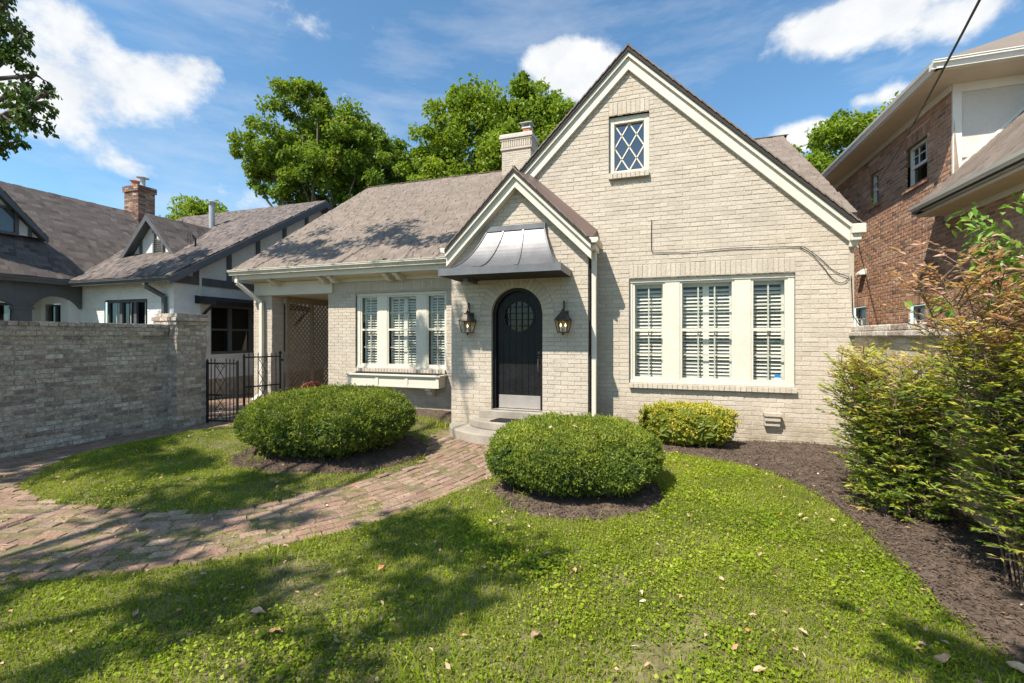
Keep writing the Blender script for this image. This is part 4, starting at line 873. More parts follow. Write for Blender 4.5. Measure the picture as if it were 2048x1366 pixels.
# side-window awning and meter
b = MB().prism([(XN + .01, 8.0, 2.62), (XN + .72, 8.0, 2.47), (XN + .72, 8.0, 2.36), (XN + .01, 8.0, 2.42)], (0, 3.2, 0)); b.build('window_awning', GREYDARK, LN)
for y in (8.02, 11.15): MB().beam((XN + .02, y, 1.95), (XN + .6, y, 2.38), .05, .05).build('awning_brace', GREYDARK, LN)
MB().box(XN + .012, XN + .12, 8.0, 8.22, 1.25, 1.62).build('meter_box', METERGREY, LN); b = MB().lathe((0, 0, 0), [(.085, 0), (.085, .05), (.06, .09), (.001, .10)], 16); b.v = [(XN + .12 + z, 8.11 + x, 1.44 + y) for x, y, z in b.v]; b.build('meter_dial', METERGREY, LN)
MB().box(XN + .012, XN + .06, 8.08, 8.14, 1.62, 3.6).box(XN + .012, XN + .06, 8.08, 8.14, .2, 1.25).build('conduit', WHITETRIM, LN)
# wing roof: ridge along X
ry, rz_, ey, ez = 12.1, 6.10, 7.12, 2.99; Lw = math.hypot(ry - ey, rz_ - ez); V = np.array([0, (ry-ey)/Lw, (rz_-ez)/Lw]); Nn = np.array([0, -V[2], V[1]])
b = MB(); b.prism([(-17.3, ey, ez), (-17.3, ry, rz_), (-17.3, 17.1, ez), (-17.3, 17.1, ez - .12), (-17.3, ry, rz_ - .13), (-17.3, ey, ez - .10)], (6.75, 0, 0)); b.build('roof', GREYTRIM, LN)
# the left body's right slope meets the wing in a valley
bx_e, bz_e, bx_r, bz_r = -14.15, 3.02, -17.3, 5.86
def wing_ext(v):
    z = ez + v*V[2]; xv = bx_e - (z - bz_e) / ((bz_r - bz_e) / (bx_e - bx_r)) if z < bz_r else bx_r
    return (xv + 17.3, 6.75)
shingles(LS, (-17.3, ey, ez + .005), X1, V, Nn, 6.75, Lw, wing_ext, expo=.14)
b = MB()
for s in (1,): b.prism([(XN + .44, ey, ez - .01), (XN + .44, ry, rz_ - .01), (XN + .44, ry, rz_ - .22), (XN + .44, ey, ez - .20)], (.035, 0, 0)); b.prism([(XN + .44, ry, rz_ - .01), (XN + .44, 17.1, ez - .01), (XN + .44, 17.1, ez - .2), (XN + .44, ry, rz_ - .22)], (.035, 0, 0))
b.build('rake_board', GREYTRIM, LN)
kg = kgutter(-14.1, XN + .47, ey - .03, ez - .14, 'gutter', LN, GREYTRIM)
Ls = math.hypot(bx_e - bx_r, bz_r - bz_e); V2 = np.array([(bx_r - bx_e)/Ls, 0, (bz_r - bz_e)/Ls]); N2 = np.array([V2[2], 0, -V2[0]])
MB().prism([(bx_e, 1.5, bz_e), (bx_r, 1.5, bz_r), (bx_r - 3.1, 1.5, bz_e), (bx_r - 3.1, 1.5, bz_e - .1), (bx_r, 1.5, bz_r - .12), (bx_e, 1.5, bz_e - .1)], (0, 11.5, 0)).build('roof', GREYTRIM, LN)
shingles(LS, (bx_e, 1.5, bz_e + .005), Y1, V2, N2, 11.4, Ls, lambda v: (1.5, ey - 1.5 + (v*V2[2] + bz_e - ez)/(V[2]/V[1]) + .05), expo=.14)
b = MB(); pr = [(0, 0), (.0, .02), (.02, .055), (.045, .075), (.055, .118), (-.085, .11), (-.085, 0)]; b.prism([(bx_e + .03 + a, 1.5, bz_e - .14 + c) for a, c in pr], (0, ey - 1.55, 0)); b.build('gutter', GREYTRIM, LN)
# porch arcade under the left eave
b = MB(); zb0, zb1, n = 2.42, 2.86, 12
def arcade(ya, yb, nm):
    b = MB(); n = 16
    for i in range(n):
        t0, t1 = i/n, (i+1)/n; q = lambda t: 2.30 + .30 * (1 - abs(2*t - 1)**2.6); y0, y1 = ya + (yb-ya)*t0, ya + (yb-ya)*t1
        b.prism([(-14.35, y0, q(t0)), (-14.35, y1, q(t1)), (-14.35, y1, 2.90), (-14.35, y0, 2.90)], (-.14, 0, 0))
    b.build(nm, GREYTRIM, LN)
arcade(6.50, 7.46, 'porch_arch'); arcade(4.4, 6.20, 'porch_arch')
MB().box(-14.50, -14.34, 6.20, 6.50, 0, 2.899).build('porch_post', GREYTRIM, LN, bevel=.01); MB().box(-14.53, -14.31, 6.17, 6.53, 2.24, 2.30).build('post_collar', GREYTRIM, LN)
pw = wall_sheet('wall', (-15.6, 0, 0), Y1, 2, 7.5, -.1, 3.0, [(6.1, 6.78, 1.0, 2.45), (4.6, 5.7, 1.0, 2.45)], WHITEBRICK, LN, .3)
dark_window('x', -15.6, 6.1, 6.78, 1.0, 2.45, (.5,), LN); dark_window('x', -15.6, 4.6, 5.7, 1.0, 2.45, (.5,), LN)
wall_sheet('wall', (0, YN - .25, 0), X1, -15.6, -14.45, -.1, 2.95, [(-15.42, -14.78, 1.0, 2.44)], WHITEBRICK, LN, .3); dark_window('y', YN - .25, -15.42, -14.78, 1.0, 2.44, (.5,), LN, mw=.05, fw=.05)
wall_sheet('wall', (-14.45, 0, 0), Y1, YN - .25, YN, -.1, 2.95, [], WHITEBRICK, LN, .3)
# dormers
def dormer(apex, half, slope, back, face, label_vent):
    """gable dormer; face 'y' looks at the street, 'x' at the side"""
    ax, ay, az = apex; mp = (lambda u, d, z: (ax + u, ay + d, z)) if face == 'y' else (lambda u, d, z: (ax - d, ay + u, z))
    b = MB()
    for s in (-1, 1):
        top = [(0, az), (s*half, az - half*slope), (s*half, az - half*slope - .07), (0, az - .08)]; pts = [mp(u, -.22, z) for u, z in top]; dv = Vector(mp(0, back, 0)) - Vector(mp(0, -.22, 0)); b.prism(pts, dv)
    b.build('dormer_roof', GREYTRIM, LN); b = MB(); zb = az - half*slope
    b.add([mp(-half + .1, 0, zb), mp(half - .1, 0, zb), mp(0, 0, az - .1)], [(0, 1, 2)]); b.build('dormer_wall', STUCCO, LN)
    for s in (-1, 1):
        MB().prism([mp(0, -.23, az - .0), mp(s*half, -.23, zb), mp(s*half - s*.0, -.23, zb - .13), mp(0, -.23, az - .17)], Vector(mp(0, .04, 0)) - Vector(mp(0, 0, 0))).build('dormer_rake', GREYTRIM, LN)
        d = np.array(mp(s*half, 0, -half*slope)) - np.array(mp(0, 0, 0)); d /= np.linalg.norm(d); Uv = np.array(mp(0, 1, 0)) - np.array(mp(0, 0, 0)); nn = np.cross(d, Uv); nn *= np.sign(nn[2])
        Ld = half*math.hypot(1, slope); Uq = Uv if np.cross(Uv, -nn) @ (-d) > 0 else -Uv
        O = np.array(mp(s*half, -.22, zb)) if np.allclose(Uq, Uv) else np.array(mp(s*half, back, zb)); shingles(LS, O + nn*.006, Uq, -d, nn, back + .22, Ld, expo=.14)
    return mp, zb
mp, zb = dormer((-13.28, 8.55, 4.92), 1.33, 1.06, 3.6, 'y', True)
MB().box(-14.3, -12.2, 8.50, 8.545, zb, zb + .12).build('dormer_sill', GREYTRIM, LN); MB().box(-13.86, -13.77, 8.52, 8.546, zb + .12, 4.3).build('timber', GREYTRIM, LN)
b = MB().box(-13.28, -13.22, 8.49, 8.54, 3.72, 4.62).box(-12.94, -12.88, 8.49, 8.54, 3.72, 4.4).box(-13.22, -12.94, 8.49, 8.54, 3.72, 3.77); b.build('vent_frame', GREYTRIM, LN)
for k in range(9): MB().prism([(-13.22, 8.53, 3.79 + k*.06), (-13.22, 8.50, 3.77 + k*.06), (-13.22, 8.50, 3.785 + k*.06), (-13.22, 8.53, 3.805 + k*.06)], (.28, 0, 0)).build('louvre', GREYTRIM, LN)
mp, zb = dormer((-15.2, 5.95, 5.45), 1.15, 1.15, 2.2, 'x', False)
b = MB().box(-15.2, -15.15, 6.15, 6.62, 4.10, 4.17).box(-15.2, -15.15, 6.15, 6.21, 4.17, 4.72).box(-15.2, -15.15, 6.55, 6.62, 4.17, 4.72).box(-15.2, -15.15, 6.15, 6.62, 4.72, 4.78); dw = b.build('window', GREYTRIM, LN); MB().quad((-15.185, 6.2, 4.15), (-15.185, 6.57, 4.15), (-15.185, 6.57, 4.74), (-15.185, 6.2, 4.74)).build('pane', GLASSDARK, dw)
MB().box(-15.19, -15.16, 6.80, 6.87, 4.12, 4.45).build('timber', GREYTRIM, LN)
pieces('shingle', 'shingle_courses', LS, SHINGLE, ROOFN, LN, limit=300); pieces('brick', 'brickwork', LR, BRICK, WHITEBRICK, LN, LP, 300)
# downpipe, vent pipe, satellite-style vent
downspout([(-11.42, ey + .02, 2.92), (-11.42, ey + .02, 2.78), (-11.22, YN - .07, 2.55), (-11.22, YN - .07, .1)], .09, .08, LN, GREYTRIM)
vp = MB().lathe((-13.6, 10.45, 4.95), [(.085, 0), (.085, .85), (.12, .86), (.14, .93), (.06, .98), (.001, .98)], 12); vp.build('vent_pipe', METERGREY, LN)
b = MB(); b.tube([(-12.0, 8.75, 3.95), (-12.0, 8.75, 4.25), (-12.05, 8.7, 4.34)], .025, 7); b.tube([(-12.15 + .13*math.cos(t), 8.72, 4.25 + .15*math.sin(t)) for t in np.linspace(0, 6.28, 13)], .008, 5); b.tube([(-12.15 + .07*math.cos(t), 8.72, 4.25 + .08*math.sin(t)) for t in np.linspace(0, 6.28, 11)], .006, 5); b.tube([(-12.28, 8.72, 4.25), (-12.02, 8.72, 4.25)], .006, 5); b.tube([(-12.15, 8.72, 4.4), (-12.15, 8.72, 4.1)], .006, 5); b.build('roof_bracket', IRON, LN)
LCR, LCP = [], []
LC = MB().box(-17.5, -16.8, 10.3, 10.82, 4.9, 6.72).build('chimney', REDMORTAR, LN)
brick_rows(LCR, LCP, LC, (0, 10.3, 0), X1, (0, -1, 0), 5.3, 6.55, lambda z: (-17.5, -16.8), proud=.008); brick_rows(LCR, LCP, LC, (-16.8, 0, 0), Y1, (1, 0, 0), 5.3, 6.55, lambda z: (10.3, 10.82), proud=.008)
brick_rows(LCR, LCP, LC, (0, 10.26, 0), X1, (0, -1, 0), 6.55, 6.72, lambda z: (-17.54, -16.76), proud=.008); brick_rows(LCR, LCP, LC, (-16.76, 0, 0), Y1, (1, 0, 0), 6.55, 6.72, lambda z: (10.26, 10.86), proud=.008)
CHIMBRICK = mat('sooty_chimney_brick', [(.24,.12,.085), (.33,.19,.13), (.11,.07,.06), (.42,.31,.23), (.2,.1,.075), (.075,.06,.055), (.36,.2,.14)], .9, nscale=10, nfac=.3, bump=.5)
pieces('chimney_brick', 'chimney_brickwork', LCR, BRICK, CHIMBRICK, LN, LCP, 300)
MB().box(-17.53, -16.77, 10.27, 10.85, 6.55, 6.75).build('chimney_crown', LEADWHITE, LN, bevel=.01)
MB().lathe((-17.27, 10.5, 6.75), [(.11, 0), (.11, .2), (.17, .21), (.02, .27)], 12).build('chimney_pot', CLAYPOT, LN); MB().lathe((-16.98, 10.55, 6.75), [(.07, 0), (.07, .30), (.19, .31), (.05, .38)], 12).build('chimney_cap', METERGREY, LN)

# ---------------------------------------------------------------- brown brick neighbour house on the right
RN = thing('neighbour_house', 'tall brown brick house with cream stucco gable and white eaves at the right', 'house', (6, 9, 0))
NR, NP, NS = [], [], []
XR, YC = 4.4, 8.95
rh = [(9.655, 10.37, 4.36, 5.125), (11.49, 11.91, 4.46, 5.16), (12.1, 12.86, 1.2, 2.28), (9.73, 10.27, 1.1, 2.16)]
wr = wall_sheet('wall', (XR, 0, 0), Y1, 1.5, 17, -.1, lambda y: 5.62 if y > YC else 3.66, rh, REDMORTAR, RN, .3)
NH = lambda a, b: [(-h[1], -h[0]) for h in rh if a < h[3] + .21 and b > h[2]]
def NH(a, b):
    o = []
    for h in rh:
        if a < h[3] + .215 and b > h[2] - .08: o.append((-h[1] - (.08 if b > h[3] else 0), -h[0] + (.08 if b > h[3] else 0)))
    return o
brick_rows(NR, NP, wr, (XR, 0, 0), (0, -1, 0), (-1, 0, 0), 1.5, 5.6, lambda z: (-15.5, -YC) if z > 3.62 else (-15.5, -4.6), NH, proud=.005, course=.0715, L=.21, joint=.013)
for h in rh:
    soldier(NR, NP, wr, (XR, 0, 0), (0, -1, 0), (-1, 0, 0), -h[1] - .08, -h[0] + .08, h[3] + .005, h[3] + .21); soldier(NR, NP, wr, (XR, 0, 0), (0, -1, 0), (-1, 0, 0), -h[1] - .05, -h[0] + .05, h[2] - .075, h[2], proud=.045)
pieces('brick', 'brickwork', NR, BRICK, REDBRICK, RN, NP, 300)
def white_window(y0, y1, z0, z1):
    w = dark_window('n', XR, y0, y1, z0, z1, (), RN, WHITETRIM, .07, True, fw=.05); zm = (z0 + z1)/2
    for t in ((.33, .66) if y1 - y0 > .5 else (.5,)): MB().box(XR + .09, XR + .105, y0 + (y1-y0)*t - .008, y0 + (y1-y0)*t + .008, zm, z1 - .05).build('muntin', WHITETRIM, w)
    MB().box(XR + .09, XR + .105, y0 + .05, y1 - .05, (zm + z1)/2 - .008, (zm + z1)/2 + .008).build('muntin', WHITETRIM, w)
for h in rh: white_window(*h)
# upper eaves
def yg(x, y0, y1, z, parent, m):      # gutter along Y, front towards -X
    pr = [(0, 0), (0, .02), (-.02, .055), (-.045, .075), (-.055, .118), (.085, .11), (.085, 0)]
    return MB().prism([(x + a, y0, z + c) for a, c in pr], (0, y1 - y0, 0)).build('gutter', m, parent)
yg(3.92, 8.36, 16, 5.62, RN, WHITETRIM); kgutter(3.87, 10, 8.37, 5.62, 'gutter', RN, WHITETRIM)
MB().box(3.96, XR + .02, 8.42, 16, 5.60, 5.63).box(XR + .021, 10, 8.42, YC + .02, 5.60, 5.63).build('soffit', SOFFIT, RN)
MB().box(XR - .035, XR - .008, YC - .0, 16, 5.50, 5.599).build('frieze_board', WHITETRIM, RN)
MB().add([(3.9, 8.36, 5.73), (9.9, 8.36, 5.73), (9.9, 16, 5.73), (3.9, 16, 5.73), (6.9, 11.4, 7.6), (6.9, 13, 7.6)], [(0, 1, 4), (1, 2, 5, 4), (2, 3, 5), (3, 0, 4, 5)]).build('roof', ROOFM, RN)
# stucco front of the upper floor
MB().quad((XR + .02, YC, 3.6), (9, YC, 3.6), (9, YC, 5.6), (XR + .02, YC, 5.6)).build('stucco_wall', CREAMSTUCCO, RN)
MB().box(XR - .012, XR + .10, YC - .035, YC - .002, 3.6, 5.599).build('corner_board', WHITETRIM, RN); MB().box(XR + .101, 9, YC - .03, YC - .002, 5.46, 5.599).build('frieze_board', WHITETRIM, RN)
MB().prism([(XR + .101, YC - .025, 4.22), (XR + .101, YC - .025, 4.34), (5.6, YC - .025, 5.46), (5.75, YC - .025, 5.46)], (0, .022, 0)).build('rake_board', WHITETRIM, RN)
MB().box(XR + .101, XR + .36, YC - .028, YC - .003, 4.42, 4.52).build('cross_board', CREAMSTUCCO, RN)
# lower roof with side eave
yg(3.97, 1.5, 9.16, 3.62, RN, WHITETRIM)
MB().box(4.01, XR - .008, 1.5, 9.12, 3.56, 3.60).build('soffit', SOFFIT, RN); MB().box(XR - .03, XR - .009, 1.5, 9.1, 3.47, 3.559).build('frieze_board', WHITETRIM, RN)
MB().prism([(3.96, 1.5, 3.72), (6.6, 1.5, 6.33), (6.6, 1.5, 6.2), (3.96, 1.5, 3.62)], (0, YC - 1.53, 0)).build('roof', ROOFDECK, RN)
MB().prism([(3.96, YC - .03, 3.72), (4.38, YC - .03, 4.13), (4.38, YC - .03, 3.62), (3.96, YC - .03, 3.62)], (0, .22, 0)).build('roof_return', BROWNMETAL, RN)
V3 = np.array([.7107, 0, .7035]); N3 = np.array([-.7035, 0, .7107]); shingles(NS, (3.96, YC - .03, 3.73), (0, -1, 0), V3, N3, 5.2, 3.4, lambda v: (0, 4.6), expo=.14)
pieces('shingle', 'shingle_courses', NS, SHINGLE, ROOFM, RN, limit=300)
b = MB().prism([(XR - .01, 12.06, 3.0), (XR - .14, 12.06, 3.0), (XR - .14, 12.06, 3.04), (XR - .03, 12.06, 3.13), (XR - .01, 12.06, 3.13)], (0, .22, 0)); b.build('exhaust_hood', WHITETRIM, RN)

# ---------------------------------------------------------------- cables
tag(MB().tube([np.array((4.33, 12.7, 4.60))*(1-t) + np.array((1.66, 2.85, 3.62))*t - np.array((0, 0, .24*4*t*(1-t))) for t in np.linspace(0, 1.25, 30)], .008, 6).build('service_cable', CABLE, smooth=True), 'thick dark overhead service cable slanting down to the brown brick house', 'cable')
fc = [(-.145, 3.457), (-.147, 3.1), (-.14, 2.955), (-.08, 2.935), (.4, 2.91), (1.0, 2.93), (1.5, 2.915), (1.88, 2.9), (1.98, 2.87), (2.15, 2.72), (2.3, 2.55), (2.42, 2.47), (2.505, 2.44)]
fc2 = [(1.9, 2.895), (2.05, 2.78), (2.2, 2.58), (2.3, 2.42), (2.38, 2.36), (2.45, 2.365), (2.505, 2.43)]
CB = thing('wall_cable', 'thin black cable strung across the brick above the large window', 'cable', (.5, YM - .02, 2.9))
for q in (fc, fc2): MB().tube([(x, YM - .022, z) for x, z in smooth_poly(q, 4, False)], .005, 5).build('strand', CABLE, CB)
MB().tube([(2.53, YM - .02, 2.44), (2.545, YM - .03, 1.9), (2.62, YM - .05, 1.75), (2.75, 6.6, 1.68), (2.78, 6.0, 1.72)], .006, 5).build('strand', CABLE, CB)

# ---------------------------------------------------------------- foliage
def unit(v): return v / (np.linalg.norm(v, axis=-1, keepdims=True) + 1e-9)
def rvec(n): return unit(RNG.normal(size=(n, 3)))
def leaf_cards(P, A, Nn, Ln, Wd, fold=.18, mid=.45):
    """pointed leaf blades: base P, axis A, facing Nn, length and width per leaf (two folded halves)"""
    A = unit(A); S = unit(np.cross(A, Nn)); Nn = np.cross(S, A); Ln = np.broadcast_to(Ln, len(P))[:, None]; Wd = np.broadcast_to(Wd, len(P))[:, None]
    m = P + A*Ln*mid; up = Nn*Wd*fold
    V = np.stack([P, m + S*Wd/2 + up, P + A*Ln - up*.5, m - S*Wd/2 + up], 1).reshape(-1, 3)
    F = np.arange(len(P)*4).reshape(-1, 4); return V, F
def leaves_obj(name, P, A, Nn, Ln, Wd, rnd, m, parent, **k):
    V, F = leaf_cards(P, A, Nn, Ln, Wd, **k); return np_mesh(name, V, F, m, parent, np.clip(rnd, 0, 1))
def limb(b, p, q, r0, r1, wob=.06, n=7):
    p, q = np.array(p, float), np.array(q, float); L = np.linalg.norm(q - p); ax = rvec(2)*wob*L; pts = [p + (q - p)*t + ax[0]*math.sin(math.pi*t) + ax[1]*math.sin(2*math.pi*t)*.5 for t in np.linspace(0, 1, n)]
    b.tube(pts, r0, 7, r1); return pts
def tree(name, label, base, blobs, trunk_r, nleaf, leaf, lm, group=None, fork=.45, hang=0., sub=.36, perblob=9, lean=(0, 0), shade=.0):
    T = thing(name, label, 'tree', base, group); b = MB(); base = np.array(base, float)
    C0 = np.array([bb[:3] for bb in blobs]); top = C0.mean(0); fk = base + (top - base) * np.array([.5, .5, fork]); fk[:2] += np.array(lean)
    tp = limb(b, base - [0, 0, .3], fk, trunk_r, trunk_r*.7, .03, 8)
    allP, allC = [], []
    wts = np.array([bb[3]**2.2 for bb in blobs]); wts /= wts.sum()
    for bb, w in zip(blobs, wts):
        c = np.array(bb[:3]); r = bb[3]; st = fk if bb[2] > fk[2] else base + (fk - base)*.85
        limb(b, st, c, trunk_r*.38, trunk_r*.12, .08)
        k = max(4, int(perblob * (r/1.5)**1.3)); d = rvec(k); d[:, 2] = d[:, 2]*.9 + .12; sc = c + d * r * (RNG.random((k, 1))**.45) * .92
        for q in sc[:min(k, 14)]: limb(b, c + (q - c)*.0, q, trunk_r*.10, trunk_r*.03, .1, 4)
        n = int(nleaf * w); ci = RNG.integers(0, k, n); srad = r*sub*(.55 + .9*RNG.random(k)); off = rvec(n) * (RNG.random((n, 1))**.42) * srad[ci][:, None]; off[:, 2] *= .72
        P = sc[ci] + off; P[:, 2] -= hang * RNG.random(n) * r
        tone = RNG.random(k)*.45 + .2; allP.append(P); allC.append(tone[ci] + RNG.normal(0, .14, n))
    P = np.concatenate(allP); rn = np.concatenate(allC); n = len(P)
    A = rvec(n); A[:, 2] -= .35 + hang*2.0; Nn = rvec(n)*.75; Nn[:, 2] += .8
    b.build('trunk', BARK, T); s = leaf * (.65 + .7*RNG.random(n)); leaves_obj('crown', P, A, unit(Nn), s, s*.62, rn, lm, T, mid=.5); return T
bt = 'trees behind the houses'
tree('broad_tree', 'large leafy tree with open limbs rising behind the white house roof', (-21.3, 24, 0),
     [(-24.8, 23, 13.7, 2.3), (-22.4, 23.4, 15.7, 2.5), (-19.6, 24, 14.7, 2.3), (-25.8, 23, 12.3, 1.7), (-22.6, 23, 12.5, 2.2), (-20, 23.4, 11.9, 2.3), (-17.9, 24, 13.2, 1.7), (-22.8, 24, 9.7, 2.2), (-24.6, 23.6, 9.2, 1.3), (-19.5, 25, 9.1, 2.3), (-17.6, 24.4, 10.9, 1.6), (-21, 23, 16.4, 1.4), (-25.6, 23.6, 14.3, 1.2)], .32, 44000, .25, TREELEAF, bt, .55, perblob=13, sub=.28)
tree('broad_tree', 'medium leafy tree between the two taller ones behind the ridge', (-17.2, 29, 0),
     [(-22.8, 28, 13.9, 2.2), (-20.2, 28, 14.6, 2.3), (-18.1, 28.5, 13.9, 1.9), (-22.0, 28, 11.3, 2.6), (-18.6, 28, 11.3, 2.6), (-20.4, 28, 8.9, 3)], .3, 30000, .27, TREELEAF, bt, .5, perblob=12)
tree('broad_tree', 'tall dense green tree standing behind the cream chimney', (-10, 26, 0),
     [(-13.5, 25, 11.3, 2.3), (-12.5, 25, 13.7, 2.2), (-9.9, 25, 14.7, 2.3), (-6.5, 25.4, 14.5, 2.1), (-8.5, 25, 12.8, 2.4), (-5.7, 25, 12.9, 2.0), (-11.5, 24.6, 11.1, 2.6), (-7.9, 24.6, 10.5, 2.8), (-13.7, 25, 9.1, 2.2), (-10.5, 24.6, 8.5, 2.9), (-14.9, 26, 8.9, 1.8), (-11.1, 25, 15.5, 1.4), (-7.5, 25.2, 15.7, 1.3), (-13.9, 25, 12.8, 1.3)], .42, 62000, .235, TREELEAF2, bt, .5, perblob=17, sub=.33)
tree('broad_tree', 'light green tree showing between the gable and the brown brick house', (10.6, 35, 0),
     [(8.1, 34, 12.6, 2.2), (10.7, 34, 13.6, 2.1), (13.1, 34, 14.2, 2), (9.5, 34, 10.5, 2.6), (12.5, 34, 10.8, 2.6), (6.7, 34.5, 10.2, 1.8)], .35, 26000, .27, TREELEAF2, bt, .5, perblob=12, sub=.34)
tree('round_tree', 'small round tree crown peeping over the far white house ridge', (-38.6, 30, 0),
     [(-40.8, 29, 11.6, 2.4), (-38.6, 29.4, 12.0, 2.3), (-42.8, 29, 11.0, 1.8), (-37.0, 29.6, 11.2, 1.8), (-39.8, 29, 9.6, 3)], .3, 16000, .27, TREELEAF2, bt, .5, perblob=12)
# street-side trees: their boughs hang into the upper left and their crowns dapple the yard and roof
sh = lambda x, y, h, r, z=0: (x - .35*(h - z), y - .6734*(h - z), h, r)       # bough that shades the point (x, y, z)
def sight(px, py, f): return np.append(FWD*f + RT*((px - 1024)/CAM_F*f), CAM_H + (672.5 - py)/CAM_F*f)
hb = [(20, -30, .5), (45, 70, .42), (15, 110, .5), (70, 150, .36), (35, 180, .45), (85, 205, .24), (5, 230, .45), (60, 235, .3), (25, 285, .22), (-50, 60, .7), (-60, 190, .6), (10, 10, .4), (-40, 280, .35), (95, 185, .18)]
tree('street_tree', 'dark leafy tree whose drooping boughs hang into the upper left', (-12.9, 1.2, 0),
     [(*sight(px, py, 7.2 + .5*math.sin(px)), r*.8) for px, py, r in hb] + [(-12.8, 1.6, 7.6, 1.2), (-13.6, .8, 8.4, 1.4)], .22, 15000, .085, DARKLEAF, None, .6, hang=.45, perblob=26, sub=.4)
tree('street_tree', 'broad tree on the street side that shades the left wall and roofs', (-11.6, -2.6, 0),
     [sh(-7.6, 4.6, 7.5, 1.25), sh(-8.0, 3.4, 7.2, 1.2), sh(-6.5, 4.0, 7.8, 1.0), sh(-8.4, 5.4, 8.5, 1.0), sh(-8.6, 9.1, 10.5, 1.1, 3.6), sh(-7.4, 8.8, 10.8, .9, 3.5), sh(-6.2, 9.3, 11.0, .9, 3.8), sh(-10.8, 8, 9.5, 1.3, 3)], .18, 8500, .15, DARKLEAF, None, .5, perblob=16, sub=.42)
tree('street_tree', 'tree standing behind the viewer that dapples the front lawn', (-6.2, -4.6, 0),
     [sh(-3.9, 1.8, 6.5, .6), sh(-2.3, 2.45, 6.8, .75), sh(-2.9, .9, 6.4, .5), sh(-4.4, 3.0, 7.2, .8), sh(-5.6, 3.7, 7.4, .7), sh(-1.6, 3.0, 6.6, .6), sh(-1.1, 2.6, 6.9, .5), sh(-1.4, 1.6, 6.3, .45), sh(-3.6, 2.8, 7.4, .6), sh(-3.4, 7.0, 9.5, .55, 1.5), sh(-5.0, 8.6, 10.0, .7, 3.4), sh(-4.2, 9.0, 10.4, .6, 3.6), sh(-4.9, 8.35, 9.0, .6, 1.9)], .13, 4300, .15, DARKLEAF, None, .5, perblob=9, sub=.5)
tree('street_tree', 'small tree behind the viewer that shades the right mulch bed', (1.2, -4.2, 0),
     [sh(2.2, 2.7, 5.6, .5), sh(1.4, 2.35, 5.9, .5), sh(2.6, 3.3, 6.2, .5), sh(.9, 1.9, 5.7, .4), sh(2.3, 1.6, 6, .6)], .14, 1500, .16, DARKLEAF, None, .5, perblob=11, sub=.45)

